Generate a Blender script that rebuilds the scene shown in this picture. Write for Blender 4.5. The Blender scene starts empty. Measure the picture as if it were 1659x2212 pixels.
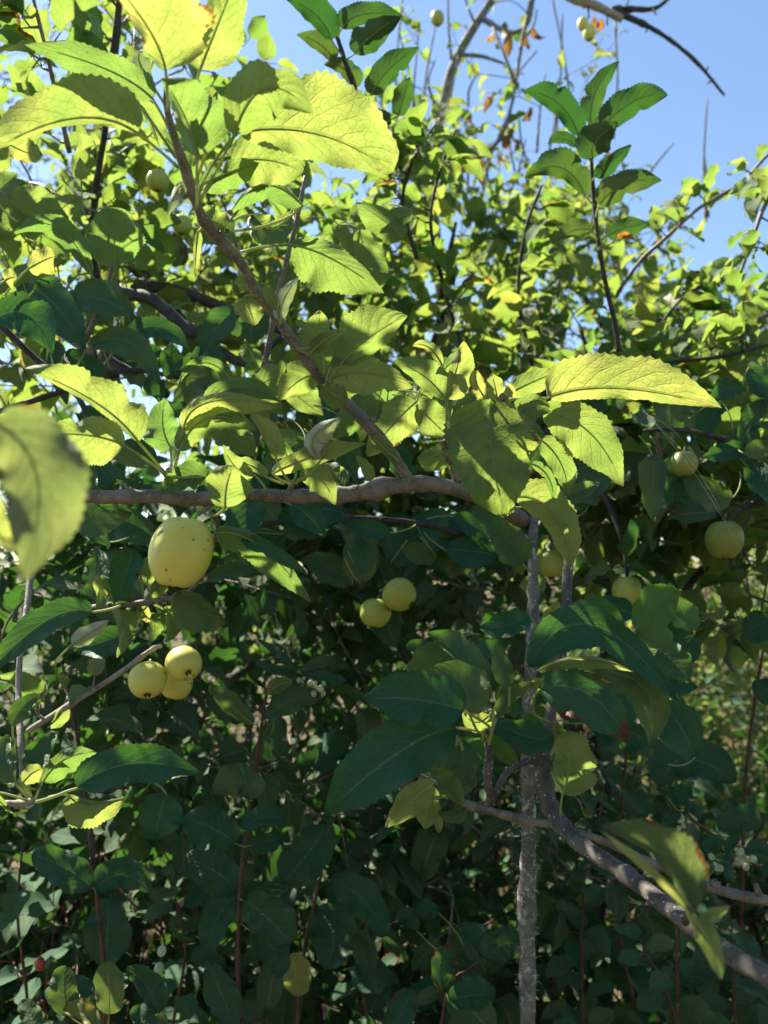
import bpy, math, random
import numpy as np
from mathutils import Vector

# ---------------------------------------------------------------- camera, sky, sun, exposure
C = bpy.context.scene.collection
SC = bpy.context.scene
CAM_Z, PITCH = 1.5, math.radians(4.0)
FW = Vector((0, math.cos(PITCH), math.sin(PITCH)))
UP = Vector((0, -math.sin(PITCH), math.cos(PITCH)))
EYE = Vector((0, 0, CAM_Z))
cd = bpy.data.cameras.new("camera")
cam = bpy.data.objects.new("camera", cd)
C.objects.link(cam)
cam.location = EYE
cam.rotation_euler = (math.radians(90) + PITCH, 0, 0)
cd.sensor_fit = 'VERTICAL'
cd.sensor_height = 36
cd.lens = 27
cd.clip_start, cd.clip_end = 0.02, 600
cd.dof.use_dof = True
cd.dof.focus_distance = 0.72
cd.dof.aperture_fstop = 6.2
SC.camera = cam

SUN = Vector((-0.50, 0.43, 0.75)).normalized()
EL = math.asin(SUN.z)
AZ = math.atan2(SUN.x, SUN.y)
w = bpy.data.worlds.new("World")
SC.world = w
w.use_nodes = True
nt = w.node_tree
nt.nodes.clear()
wo = nt.nodes.new("ShaderNodeOutputWorld")
bg = nt.nodes.new("ShaderNodeBackground")
sky = nt.nodes.new("ShaderNodeTexSky")
sky.sky_type = 'NISHITA'
sky.sun_disc = False
sky.sun_elevation = EL
sky.sun_rotation = AZ
sky.air_density, sky.dust_density, sky.ozone_density = 1.1, 0.3, 3.0
bg.inputs[1].default_value = 0.064
nt.links.new(sky.outputs[0], bg.inputs[0])
nt.links.new(bg.outputs[0], wo.inputs[0])
sl = bpy.data.lights.new("sun", 'SUN')
so = bpy.data.objects.new("sun", sl)
C.objects.link(so)
so.rotation_euler = (-SUN).to_track_quat('-Z', 'Y').to_euler()
sl.energy = 5.0
sl.angle = math.radians(0.5)
sl.color = (1.0, 0.93, 0.80)
SC.view_settings.view_transform = 'Standard'
SC.view_settings.look = 'None'
SC.view_settings.gamma = 1
SC.view_settings.exposure = 1.85
SC.cycles.max_bounces = 8
SC.cycles.diffuse_bounces = 4
SC.cycles.glossy_bounces = 2
SC.cycles.transmission_bounces = 4
SC.cycles.sample_clamp_indirect = 4

RNG = np.random.default_rng(11)
RAD = math.radians


def P(px, py, d):
    """where a point of the place seen at (px, py) of a 1659 x 2212 view stands, d metres away along the view"""
    return EYE + Vector((1, 0, 0)) * ((px - 829.5) / 1659 * d) + UP * ((1106 - py) / 1659 * d) + FW * d


def PV(px, py, d):
    px, py, d = np.asarray(px, float), np.asarray(py, float), np.asarray(d, float)
    a = (px - 829.5) / 1659 * d
    b = (1106 - py) / 1659 * d
    return np.stack([a, b * UP.y + d * FW.y, CAM_Z + b * UP.z + d * FW.z], -1)


def project(p):
    q = Vector(p) - EYE
    d = q.dot(FW)
    if d < 0.05:
        return None
    return (829.5 + q.x / d * 1659, 1106 - q.dot(UP) / d * 1659, d)


# ---------------------------------------------------------------- materials
def mat(name):
    m = bpy.data.materials.new(name)
    m.use_nodes = True
    m.node_tree.nodes.clear()
    return m, m.node_tree


class NT:
    def __init__(s, tree):
        s.t = tree

    def n(s, kind, **kw):
        x = s.t.nodes.new(kind)
        for k, v in kw.items():
            setattr(x, k, v)
        return x

    def put(s, sock, v):
        if hasattr(v, 'is_linked') or isinstance(v, bpy.types.NodeSocket):
            s.t.links.new(v, sock)
        else:
            sock.default_value = v

    def math(s, op, a, b=0.0, c=None, clamp=False):
        x = s.n("ShaderNodeMath", operation=op, use_clamp=clamp)
        s.put(x.inputs[0], a)
        s.put(x.inputs[1], b)
        if c is not None:
            s.put(x.inputs[2], c)
        return x.outputs[0]

    def step(s, v, a, b, lo=0.0, hi=1.0):
        x = s.n("ShaderNodeMapRange", interpolation_type='SMOOTHSTEP')
        s.put(x.inputs[0], v)
        for i, k in enumerate((a, b, lo, hi)):
            s.put(x.inputs[1 + i], k)
        return x.outputs[0]

    def mix(s, f, a, b, mode='MIX'):
        x = s.n("ShaderNodeMix", data_type='RGBA', blend_type=mode)
        s.put(x.inputs[0], f)
        for i, v in ((6, a), (7, b)):
            if isinstance(v, tuple) and len(v) == 3:
                v = (*v, 1)
            s.put(x.inputs[i], v)
        return x.outputs[2]

    def attr(s, name):
        return s.n("ShaderNodeAttribute", attribute_name=name).outputs['Fac']

    def noise(s, vec, scale, detail=3.0, rough=0.55):
        x = s.n("ShaderNodeTexNoise")
        if vec is not None:
            s.put(x.inputs['Vector'], vec)
        x.inputs['Scale'].default_value = scale
        x.inputs['Detail'].default_value = detail
        x.inputs['Roughness'].default_value = rough
        return x.outputs[0]


def leaf_material(name, top, top2, under, trans, trans_yel, brown=(0.10, 0.035, 0.012), rough=0.5, spec=0.35, sheen=0.4, nv=8.0, tfac=0.5, veinamp=1.0):
    m, t = mat(name)
    g = NT(t)
    out = g.n("ShaderNodeOutputMaterial")
    uv = g.n("ShaderNodeUVMap").outputs[0]
    sep = g.n("ShaderNodeSeparateXYZ")
    g.put(sep.inputs[0], uv)
    u, v = sep.outputs[0], sep.outputs[1]
    su = g.math('ABSOLUTE', g.math('MULTIPLY_ADD', u, 2.0, -1.0))
    geo = g.n("ShaderNodeNewGeometry")
    back = geo.outputs['Backfacing']
    pos = geo.outputs['Position']
    wob = g.math('MULTIPLY_ADD', g.noise(pos, 45.0, 2.0), 0.10, -0.05)
    ph = g.math('MULTIPLY', g.math('ADD', g.math('SUBTRACT', v, g.math('MULTIPLY', su, 0.30)), wob), nv)
    fr = g.math('MULTIPLY', g.math('ABSOLUTE', g.math('SUBTRACT', g.math('FRACT', ph), 0.5)), 2.0)
    vein = g.math('MULTIPLY', g.step(fr, 0.84, 1.0), g.math('MULTIPLY_ADD', su, -0.65, 1.0))
    mid = g.step(su, 0.07, 0.02)
    vm = g.math('MULTIPLY', g.math('MAXIMUM', g.math('MULTIPLY', vein, 0.75), mid), veinamp)
    vor = g.n("ShaderNodeTexVoronoi", feature='DISTANCE_TO_EDGE')
    mp = g.n("ShaderNodeMapping")
    mp.inputs['Scale'].default_value = (13, 22, 1)
    g.put(mp.inputs[0], uv)
    rv = g.n("ShaderNodeVectorMath", operation='ADD')
    g.put(rv.inputs[0], mp.outputs[0])
    g.put(rv.inputs[1], wob)
    g.put(vor.inputs['Vector'], rv.outputs[0])
    vor.inputs['Scale'].default_value = 1.0
    ret = g.step(vor.outputs[0], 0.09, 0.0)
    rnd, yel, brn = g.attr('rnd'), g.attr('yel'), g.attr('brn')
    blot = g.noise(pos, 26.0, 4.0)
    blot2 = g.noise(pos, 70.0, 3.0)
    cmix = g.math('ADD', g.math('MULTIPLY', rnd, 0.6), g.math('MULTIPLY', g.step(blot, 0.35, 0.65), 0.4))
    ctop = g.mix(cmix, top, top2)
    ctop = g.mix(g.math('MULTIPLY', vm, 0.6), ctop, (0.12, 0.19, 0.09))
    cund = g.mix(g.math('MULTIPLY', g.math('MAXIMUM', vm, g.math('MULTIPLY', ret, 0.35)), 0.5), under, (0.24, 0.30, 0.15))
    yf = g.math('MULTIPLY', yel, g.step(blot, 0.3, 0.6, 0.35, 1.0), clamp=True)
    ctop = g.mix(yf, ctop, (0.30, 0.27, 0.035))
    cund = g.mix(yf, cund, (0.36, 0.33, 0.09))
    base = g.mix(back, ctop, cund)
    tr = g.mix(g.math('MULTIPLY', rnd, 0.85), trans, (trans[0] * 0.42, trans[1] * 0.70, trans[2] * 0.6))
    tr = g.mix(yf, tr, trans_yel)
    tr = g.mix(g.math('MULTIPLY', g.math('MAXIMUM', vm, g.math('MULTIPLY', ret, 0.5)), 0.48), tr, tuple(x * 0.36 for x in trans))
    tr = g.mix(g.math('MULTIPLY', g.step(g.noise(pos, 33.0, 5.0, 0.65), 0.62, 0.38), 0.45), tr, (trans[0] * 0.45, trans[1] * 0.62, trans[2] * 0.5))
    # browning: dead margin and scattered specks
    edge = g.math('MAXIMUM', g.step(su, 0.6, 1.05), g.step(v, 0.7, 1.05))
    bl = g.math('ADD', g.math('MULTIPLY', edge, 0.35), g.math('MULTIPLY', blot2, 0.95))
    bmask = g.step(g.math('ADD', bl, brn), 1.02, 1.12)
    speck = g.math('MULTIPLY', g.step(g.noise(pos, 210.0, 1.0), 0.72, 0.78), 0.5)
    bmask = g.math('MAXIMUM', bmask, speck)
    base = g.mix(bmask, base, brown)
    tr = g.mix(bmask, tr, (0.22, 0.08, 0.015))
    bs = g.n("ShaderNodeBsdfPrincipled")
    g.put(bs.inputs['Base Color'], base)
    g.put(bs.inputs['Roughness'], g.math('MULTIPLY_ADD', back, 0.3, rough))
    bs.inputs['Specular IOR Level'].default_value = spec
    g.put(bs.inputs['Sheen Weight'], g.math('MULTIPLY', back, sheen))
    bs.inputs['Sheen Roughness'].default_value = 0.4
    tb = g.n("ShaderNodeBsdfTranslucent")
    g.put(tb.inputs[0], tr)
    hgt = g.math('ADD', g.math('MULTIPLY', vm, -1.0), g.math('ADD', g.math('MULTIPLY', ret, -0.35), g.math('MULTIPLY', blot2, 0.8)))
    bp = g.n("ShaderNodeBump")
    bp.inputs['Strength'].default_value = 0.55
    bp.inputs['Distance'].default_value = 0.0012
    g.put(bp.inputs['Height'], hgt)
    g.put(bs.inputs['Normal'], bp.outputs[0])
    g.put(tb.inputs['Normal'], bp.outputs[0])
    mx = g.n("ShaderNodeMixShader")
    mx.inputs[0].default_value = tfac
    g.put(mx.inputs[1], bs.outputs[0])
    g.put(mx.inputs[2], tb.outputs[0])
    g.put(out.inputs[0], mx.outputs[0])
    return m


def bark_material(name, c1, c2, lichen, lich_lo, lich_hi, scale=60.0, rough=0.75, dots=0.0):
    m, t = mat(name)
    g = NT(t)
    out = g.n("ShaderNodeOutputMaterial")
    pos = g.n("ShaderNodeNewGeometry").outputs['Position']
    a = g.noise(pos, scale, 6.0, 0.65)
    b = g.noise(pos, scale * 2.3, 5.0, 0.7)
    col = g.mix(g.step(a, 0.35, 0.65), c1, c2)
    lm = g.step(b, lich_lo, lich_hi)
    col = g.mix(lm, col, lichen)
    h = g.math('ADD', g.math('MULTIPLY', a, 0.7), g.math('MULTIPLY', lm, 0.5))
    if dots:
        vo = g.n("ShaderNodeTexVoronoi")
        g.put(vo.inputs['Vector'], pos)
        vo.inputs['Scale'].default_value = dots
        dm = g.step(vo.outputs[0], 0.22, 0.14)
        col = g.mix(dm, col, (0.42, 0.38, 0.32))
        h = g.math('ADD', h, g.math('MULTIPLY', dm, 0.6))
    bs = g.n("ShaderNodeBsdfPrincipled")
    g.put(bs.inputs['Base Color'], col)
    bs.inputs['Roughness'].default_value = rough
    bs.inputs['Specular IOR Level'].default_value = 0.3
    bp = g.n("ShaderNodeBump")
    bp.inputs['Strength'].default_value = 0.8
    bp.inputs['Distance'].default_value = 0.0025
    g.put(bp.inputs['Height'], h)
    g.put(bs.inputs['Normal'], bp.outputs[0])
    g.put(out.inputs[0], bs.outputs[0])
    return m


def plain_material(name, c1, c2, scale=40.0, rough=0.7, spec=0.3, trans=None, tfac=0.3):
    m, t = mat(name)
    g = NT(t)
    out = g.n("ShaderNodeOutputMaterial")
    pos = g.n("ShaderNodeNewGeometry").outputs['Position']
    col = g.mix(g.step(g.noise(pos, scale, 4.0), 0.3, 0.7), c1, c2)
    bs = g.n("ShaderNodeBsdfPrincipled")
    g.put(bs.inputs['Base Color'], col)
    bs.inputs['Roughness'].default_value = rough
    bs.inputs['Specular IOR Level'].default_value = spec
    if trans:
        tb = g.n("ShaderNodeBsdfTranslucent")
        tb.inputs[0].default_value = (*trans, 1)
        mx = g.n("ShaderNodeMixShader")
        mx.inputs[0].default_value = tfac
        g.put(mx.inputs[1], bs.outputs[0])
        g.put(mx.inputs[2], tb.outputs[0])
        g.put(out.inputs[0], mx.outputs[0])
    else:
        g.put(out.inputs[0], bs.outputs[0])
    return m


def apple_material(name, c_a, c_b, c_c):
    m, t = mat(name)
    g = NT(t)
    out = g.n("ShaderNodeOutputMaterial")
    tc = g.n("ShaderNodeTexCoord").outputs['Object']
    mp = g.n("ShaderNodeMapping")
    g.put(mp.inputs[0], tc)
    a = g.noise(mp.outputs[0], 28.0, 3.0)
    b = g.noise(mp.outputs[0], 120.0, 4.0)
    col = g.mix(g.step(a, 0.32, 0.68), c_a, c_b)
    col = g.mix(g.math('MULTIPLY', g.step(b, 0.5, 0.75), 0.35), col, c_c)
    vo = g.n("ShaderNodeTexVoronoi")
    g.put(vo.inputs['Vector'], mp.outputs[0])
    vo.inputs['Scale'].default_value = 120.0
    dots = g.step(vo.outputs[0], 0.20, 0.12)
    pick = g.step(g.noise(mp.outputs[0], 60.0, 1.0), 0.47, 0.57)
    col = g.mix(g.math('MULTIPLY', g.math('MULTIPLY', dots, pick), 0.75), col, (0.10, 0.085, 0.015))
    big = g.step(g.noise(mp.outputs[0], 75.0, 3.0), 0.66, 0.72)
    col = g.mix(g.math('MULTIPLY', big, 0.8), col, (0.085, 0.055, 0.02))
    blush = g.math('MULTIPLY', g.step(g.noise(tc, 14.0, 2.0), 0.55, 0.75), 0.22)
    col = g.mix(blush, col, (0.60, 0.36, 0.06))
    rus = g.math('MULTIPLY', g.step(g.noise(tc, 45.0, 6.0, 0.75), 0.58, 0.74), 0.30)
    col = g.mix(rus, col, (0.30, 0.22, 0.07))
    bs = g.n("ShaderNodeBsdfPrincipled")
    g.put(bs.inputs['Base Color'], col)
    bs.inputs['Roughness'].default_value = 0.42
    bs.inputs['Specular IOR Level'].default_value = 0.4
    bs.inputs['Subsurface Weight'].default_value = 0.25
    bs.inputs['Subsurface Radius'].default_value = (0.008, 0.006, 0.002)
    bs.inputs['Subsurface Scale'].default_value = 0.6
    bp = g.n("ShaderNodeBump")
    bp.inputs['Strength'].default_value = 0.12
    bp.inputs['Distance'].default_value = 0.001
    g.put(bp.inputs['Height'], b)
    g.put(bs.inputs['Normal'], bp.outputs[0])
    g.put(out.inputs[0], bs.outputs[0])
    return m


M = {}
M['leaf'] = leaf_material('apple leaf', (0.009, 0.050, 0.020), (0.020, 0.080, 0.022), (0.060, 0.115, 0.046), (0.38, 0.50, 0.085), (0.72, 0.64, 0.14), rough=0.42, spec=0.5, tfac=0.45)
M['thick'] = leaf_material('apple leaf darkened for shade', (0.008, 0.066, 0.031), (0.018, 0.096, 0.031), (0.040, 0.082, 0.030), (0.11, 0.27, 0.035), (0.40, 0.34, 0.05), rough=0.45, spec=0.32, tfac=0.24, sheen=0.08)  # shade put into the colour: darker, less translucent copy of the apple leaf
M['crown'] = leaf_material('apple leaf of the farther crowns', (0.009, 0.046, 0.016), (0.020, 0.074, 0.018), (0.036, 0.085, 0.028), (0.42, 0.54, 0.08), (0.70, 0.60, 0.10), rough=0.45, spec=0.35, tfac=0.42, sheen=0.08)
M['fresh'] = leaf_material('fresh mid green leaf', (0.022, 0.105, 0.026), (0.036, 0.135, 0.030), (0.055, 0.13, 0.045), (0.26, 0.50, 0.06), (0.6, 0.55, 0.1), rough=0.45, spec=0.4, tfac=0.42, sheen=0.1)
M['mottled'] = leaf_material('ageing blotched leaf', (0.022, 0.060, 0.030), (0.045, 0.085, 0.035), (0.105, 0.135, 0.085), (0.30, 0.36, 0.09), (0.55, 0.5, 0.12), brown=(0.075, 0.045, 0.050), rough=0.5, spec=0.35, tfac=0.38)
M['felt'] = leaf_material('young felted leaf', (0.06, 0.11, 0.06), (0.09, 0.14, 0.08), (0.42, 0.45, 0.37), (0.30, 0.37, 0.10), (0.5, 0.5, 0.15), rough=0.6, spec=0.2, tfac=0.3, sheen=0.8)
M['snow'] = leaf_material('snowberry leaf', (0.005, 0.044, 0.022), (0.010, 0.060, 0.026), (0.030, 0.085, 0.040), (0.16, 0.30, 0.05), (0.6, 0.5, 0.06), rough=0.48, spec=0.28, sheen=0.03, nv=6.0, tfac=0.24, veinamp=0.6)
M['dead'] = leaf_material('withered leaf', (0.06, 0.030, 0.016), (0.10, 0.05, 0.02), (0.12, 0.07, 0.035), (0.30, 0.13, 0.03), (0.75, 0.30, 0.03), sheen=0.0, tfac=0.35)
M['orange'] = leaf_material('orange leaf', (0.30, 0.10, 0.02), (0.35, 0.16, 0.02), (0.40, 0.20, 0.05), (0.85, 0.32, 0.03), (0.9, 0.4, 0.03), sheen=0.0, tfac=0.45)
M['stalk'] = plain_material('leaf stalk', (0.22, 0.28, 0.11), (0.30, 0.34, 0.15), 90, 0.6, 0.3, (0.55, 0.6, 0.18), 0.35)
M['twig'] = bark_material('twig bark', (0.100, 0.080, 0.062), (0.21, 0.175, 0.14), (0.36, 0.33, 0.28), 0.60, 0.78, 60.0, 0.55, 320.0)
M['grey'] = bark_material('grey branch bark', (0.055, 0.048, 0.042), (0.115, 0.10, 0.085), (0.27, 0.27, 0.24), 0.58, 0.70, 50.0, 0.7, 180.0)
M['bark'] = bark_material('lichened bark', (0.085, 0.078, 0.066), (0.17, 0.155, 0.13), (0.36, 0.38, 0.34), 0.50, 0.62, 45.0)
M['dark'] = bark_material('dark bark', (0.030, 0.026, 0.024), (0.070, 0.060, 0.052), (0.20, 0.19, 0.16), 0.60, 0.75, 45.0)
M['pale'] = bark_material('pale bark', (0.20, 0.17, 0.13), (0.34, 0.29, 0.23), (0.46, 0.45, 0.40), 0.5, 0.68, 45.0)
M['red'] = bark_material('red brown stem', (0.045, 0.020, 0.014), (0.095, 0.042, 0.026), (0.2, 0.13, 0.09), 0.68, 0.82, 90.0, 0.45)
M['lichen'] = plain_material('lichen', (0.30, 0.34, 0.29), (0.45, 0.48, 0.42), 200, 0.9, 0.1)
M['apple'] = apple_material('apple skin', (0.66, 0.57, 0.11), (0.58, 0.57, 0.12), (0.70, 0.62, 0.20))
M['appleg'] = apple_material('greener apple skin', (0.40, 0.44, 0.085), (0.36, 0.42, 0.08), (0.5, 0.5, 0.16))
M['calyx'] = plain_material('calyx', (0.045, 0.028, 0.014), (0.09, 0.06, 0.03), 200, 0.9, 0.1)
M['apple_shade'] = apple_material('apple skin darkened for shade', (0.22, 0.25, 0.045), (0.18, 0.22, 0.04), (0.28, 0.28, 0.08))  # darker skin colour standing in for shade on the right-hand apples
M['berry'] = plain_material('white berry', (0.38, 0.44, 0.24), (0.58, 0.60, 0.42), 120, 0.4, 0.4, (0.7, 0.75, 0.5), 0.3)
M['hip'] = plain_material('red hip', (0.30, 0.02, 0.010), (0.42, 0.05, 0.015), 120, 0.35, 0.5)
M['silk'] = plain_material('spider silk', (0.8, 0.8, 0.8), (0.9, 0.9, 0.9), 50, 0.3, 0.6)
M['straw'] = plain_material('dry grass', (0.09, 0.10, 0.035), (0.26, 0.22, 0.11), 6, 0.8, 0.2, (0.5, 0.45, 0.2), 0.4)
M['soil'] = plain_material('leaf litter soil', (0.035, 0.028, 0.016), (0.13, 0.10, 0.06), 14, 0.95, 0.1)


# ---------------------------------------------------------------- mesh helpers
def tag(o, label, cat, group=None, kind=None):
    o['label'] = label
    o['category'] = cat
    if group:
        o['group'] = group
    if kind:
        o['kind'] = kind
    return o


def thing(name, loc, label, cat, group=None):
    o = bpy.data.objects.new(name, None)
    o.empty_display_size = 0.02
    C.objects.link(o)
    o.location = loc
    return tag(o, label, cat, group)


def link_mesh(name, me, m, parent=None):
    o = bpy.data.objects.new(name, me)
    C.objects.link(o)
    me.materials.append(m)
    if parent is not None:
        o.parent = parent
        o.matrix_parent_inverse.translation = -Vector(parent.location)
    return o


def quads(name, V, F, UVs=None, attrs=None, smooth=True):
    """mesh of quads only from numpy arrays; UVs per vertex, attrs per face"""
    me = bpy.data.meshes.new(name)
    V = np.asarray(V, np.float32)
    F = np.asarray(F, np.int32)
    me.vertices.add(len(V))
    me.vertices.foreach_set('co', V.ravel())
    me.loops.add(F.size)
    me.loops.foreach_set('vertex_index', F.ravel())
    me.polygons.add(len(F))
    me.polygons.foreach_set('loop_start', np.arange(0, F.size, 4, dtype=np.int32))
    me.polygons.foreach_set('loop_total', np.full(len(F), 4, np.int32))
    me.polygons.foreach_set('use_smooth', np.full(len(F), smooth))
    if UVs is not None:
        l = me.uv_layers.new(name='UVMap')
        l.data.foreach_set('uv', np.asarray(UVs, np.float32)[F.ravel()].ravel())
    for k, v in (attrs or {}).items():
        a = me.attributes.new(k, 'FLOAT', 'FACE')
        a.data.foreach_set('value', np.broadcast_to(np.asarray(v, np.float32), (len(F),)).copy())
    me.update(calc_edges=True)
    return me


def smooth_path(pts, rad, sub=5):
    """Catmull-Rom through pts (Vectors) with radii"""
    if len(pts) < 3:
        return pts, rad
    A = np.array([list(p) + [r] for p, r in zip(pts, rad)])
    A = np.vstack([2 * A[0] - A[1], A, 2 * A[-1] - A[-2]])
    out = []
    for i in range(1, len(A) - 2):
        p0, p1, p2, p3 = A[i - 1:i + 3]
        for k in range(sub):
            t = k / sub
            out.append(0.5 * (2 * p1 + (p2 - p0) * t + (2 * p0 - 5 * p1 + 4 * p2 - p3) * t * t + (3 * p1 - p0 - 3 * p2 + p3) * t ** 3))
    out.append(A[-2])
    return [Vector(o[:3]) for o in out], [max(o[3], 1e-4) for o in out]


class Tubes:
    def __init__(s):
        s.V, s.F, s.n = [], [], 0

    def add(s, pts, rad, sides=6, rough=0.0):
        pts = [Vector(p) for p in pts]
        if len(pts) < 2:
            return s
        ref = None
        rings = []
        for i, p in enumerate(pts):
            t = (pts[min(i + 1, len(pts) - 1)] - pts[max(i - 1, 0)])
            if t.length < 1e-9:
                t = Vector((0, 0, 1))
            t.normalize()
            if ref is None:
                ref = t.orthogonal().normalized()
            ref = (ref - t * ref.dot(t))
            ref = ref.normalized() if ref.length > 1e-6 else t.orthogonal().normalized()
            bi = t.cross(ref)
            for k in range(sides):
                a = 2 * math.pi * k / sides
                r = rad[i] * (1 + rough * (RNG.random() - 0.5) * 2)
                rings.append(p + (ref * math.cos(a) + bi * math.sin(a)) * r)
        base = s.n
        s.V += [tuple(v) for v in rings]
        s.n += len(rings)
        for i in range(len(pts) - 1):
            for k in range(sides):
                a = base + i * sides + k
                b = base + i * sides + (k + 1) % sides
                s.F.append((a, b, b + sides, a + sides))
        # caps: a tip vertex ring collapsed onto the axis
        for i, off in ((0, 0), (len(pts) - 1, (len(pts) - 1) * sides)):
            c0 = s.n
            s.V.append(tuple(pts[i]))
            s.n += 1
            for k in range(0, sides, 2):
                a, b, c = base + off + k, base + off + (k + 1) % sides, base + off + (k + 2) % sides
                s.F.append((a, b, c, c0) if i else (c, b, a, c0))
        return s

    def build(s, name, m, parent=None):
        return link_mesh(name, quads(name, s.V, s.F), m, parent)


def stem(name, parent, path, m, sides=10, rough=0.08, sub=6, knots=()):
    """path: (px, py, depth, radius in mm)"""
    pts = [P(a, b, c) for a, b, c, r in path]
    rad = [r / 1000 for *_, r in path]
    pts, rad = smooth_path(pts, rad, sub)
    n = len(pts)
    rad = [r * (1 + 0.10 * math.sin(i * 1.7) * RNG.random() + (0.22 if RNG.random() < 0.06 else 0)) for i, r in enumerate(rad)]
    for _ in range(max(1, n // 12)):
        c_, h_ = RNG.random() * n, 0.10 + 0.22 * RNG.random()
        rad = [r * (1 + h_ * math.exp(-((i - c_) / 1.3) ** 2)) for i, r in enumerate(rad)]
    return Tubes().add(pts, rad, sides, rough).build(name, m, parent)


# ---------------------------------------------------------------- leaves
def profile(t, blunt=False):
    if blunt:
        f = np.power(t, 0.5) * np.power(1 - t, 0.55)
    else:
        f = np.power(t, 0.47) * np.power(1 - t, 0.68)
        f = f * (1 - 0.35 * np.clip((t - 0.8) / 0.2, 0, 1))
    return f / f.max()


def grid_faces(nl, nw):
    i = np.arange(nl)[:, None] * (nw + 1) + np.arange(nw)[None, :]
    return np.stack([i, i + 1, i + nw + 2, i + nw + 1], -1).reshape(-1, 4)


def hero_leaf(parent, spec, mt='leaf'):
    """one leaf seen large: (face, base, middle, tip, half widths left and right, depth, where its stalk joins, options)"""
    side, bx, by, mx, my, tx, ty, wl, wr, d0, ax, ay = spec[:12]
    o = dict(spec[12]) if len(spec) > 12 else {}
    nl, nw = 44, 14
    if mx is None:
        mx, my = (bx + tx) / 2 + RNG.normal() * 3, (by + ty) / 2 + RNG.normal() * 3
    t = np.linspace(0, 1, nl + 1)
    s = np.linspace(1, -1, nw + 1)
    cx, cy = 2 * mx - (bx + tx) / 2, 2 * my - (by + ty) / 2
    X = (1 - t) ** 2 * bx + 2 * t * (1 - t) * cx + t * t * tx
    Y = (1 - t) ** 2 * by + 2 * t * (1 - t) * cy + t * t * ty
    dX, dY = np.gradient(X), np.gradient(Y)
    n = np.hypot(dX, dY) + 1e-9
    LX, LY = dY / n, -dX / n
    ln = float(np.hypot(np.diff(X), np.diff(Y)).sum())
    pr = profile(t, o.get('blunt', False))
    ser = o.get('ser', 0.035)
    tooth = np.where(np.arange(nl + 1) % 2 == 0, 1 + ser, 1 - ser)
    tooth[:3] = 1
    W = np.where(s[None, :] > 0, wl, wr) * np.abs(s[None, :]) * np.sign(s[None, :]) * pr[:, None]
    edge = (np.abs(s) > 0.999)[None, :]
    lob = 1 + 0.08 * np.sin(t * 9 + RNG.random() * 6)[:, None] + 0.045 * np.sin(t * 23 + RNG.random() * 6)[:, None]
    W = W * lob * np.where(edge, tooth[:, None], 1)
    for _ in range(o.get('bites', int(RNG.random() * 2.4))):
        t0, bw, ba = 0.2 + 0.7 * RNG.random(), 0.02 + 0.05 * RNG.random(), 0.08 + 0.25 * RNG.random()
        hs = (s * RNG.choice([-1, 1]) > 0)[None, :]
        W = W * np.where(hs, 1 - ba * np.exp(-((t - t0) / bw) ** 2)[:, None], 1)
    wmax = max(abs(wl), abs(wr))
    px = X[:, None] + LX[:, None] * W
    py = Y[:, None] + LY[:, None] * W
    sg = 1 if side == 't' else -1
    k = o.get('k', 0.55 * sg)
    rise = (by - py)
    z = k * np.clip(rise, -160, 160)
    cup = o.get('cup', 0.35)
    z = z - sg * cup * wmax * (np.abs(s[None, :]) ** 1.5) * pr[:, None]
    wv = o.get('wave', 0.24)
    p1, p2 = RNG.random(2) * 6.28
    z = z + wv * wmax * np.abs(s[None, :]) ** 2 * np.sin(t * 11 + p1)[:, None] * np.where(s > 0, 1, -1)[None, :] * 0.6
    z = z + wv * wmax * np.abs(s[None, :]) ** 2 * np.sin(t * 17 + p2)[:, None] * 0.5
    z = z + 0.022 * wmax * np.cos((t[:, None] - 0.30 * np.abs(s)[None, :]) * 8 * 2 * math.pi) * sg * (1 - np.abs(s)[None, :] ** 2 * 0.4)
    z = z + o.get('dz', 0.0) * t[:, None] ** 2
    z = z + (sg * o.get('droop', 0.10) * ln) * (t[:, None] ** 2) * 0.6
    d = d0 + z * d0 / 1659
    V = PV(px, py, d).reshape(-1, 3)
    F = grid_faces(nl, nw)
    q = V[F[len(F) // 2 + nw // 2]]
    nrm = np.cross(q[1] - q[0], q[3] - q[0])
    toward = np.dot(nrm, np.array(EYE) - q[0]) > 0
    if toward != (side == 't'):
        F = F[:, ::-1]
    UVs = np.stack([np.broadcast_to(0.5 + 0.5 * s[None, :], px.shape), np.broadcast_to(t[:, None], px.shape)], -1).reshape(-1, 2)
    at = {'rnd': o.get('rnd', float(RNG.random())), 'yel': o.get('yel', float(RNG.random() ** 3 * 0.35)), 'brn': o.get('brn', float(RNG.random() ** 3 * 0.22))}
    lf = link_mesh('leaf', quads('leaf', V, F, UVs, at), M[mt], parent)
    if o.get('label'):
        lf['label'] = o['label']
    # stalk and midrib (the rib stands proud of the under side)
    mid = V.reshape(nl + 1, nw + 1, 3)[:, nw // 2]
    nf = np.cross(V.reshape(nl + 1, nw + 1, 3)[nl // 2, nw // 2 + 1] - mid[nl // 2], mid[nl // 2 + 1] - mid[nl // 2])
    nf = nf / (np.linalg.norm(nf) + 1e-12)
    if np.dot(nf, np.array(EYE) - mid[nl // 2]) < 0:
        nf = -nf
    lower = -nf if side == 't' else nf
    r0 = o.get('rs', 1.0) / 1000
    pts, rad = [], []
    if ax is not None:
        A = P(ax, ay, o.get('ad', d0))
        B = Vector(mid[0])
        T = Vector(mid[0] - mid[3]).normalized()
        mdl = (A + B) / 2 + T * (A - B).length * 0.18
        for u in np.linspace(0, 1, 7)[:-1]:
            pts.append((1 - u) ** 2 * A + 2 * u * (1 - u) * mdl + u * u * B)
            rad.append(r0 * (1.25 - 0.25 * u))
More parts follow.
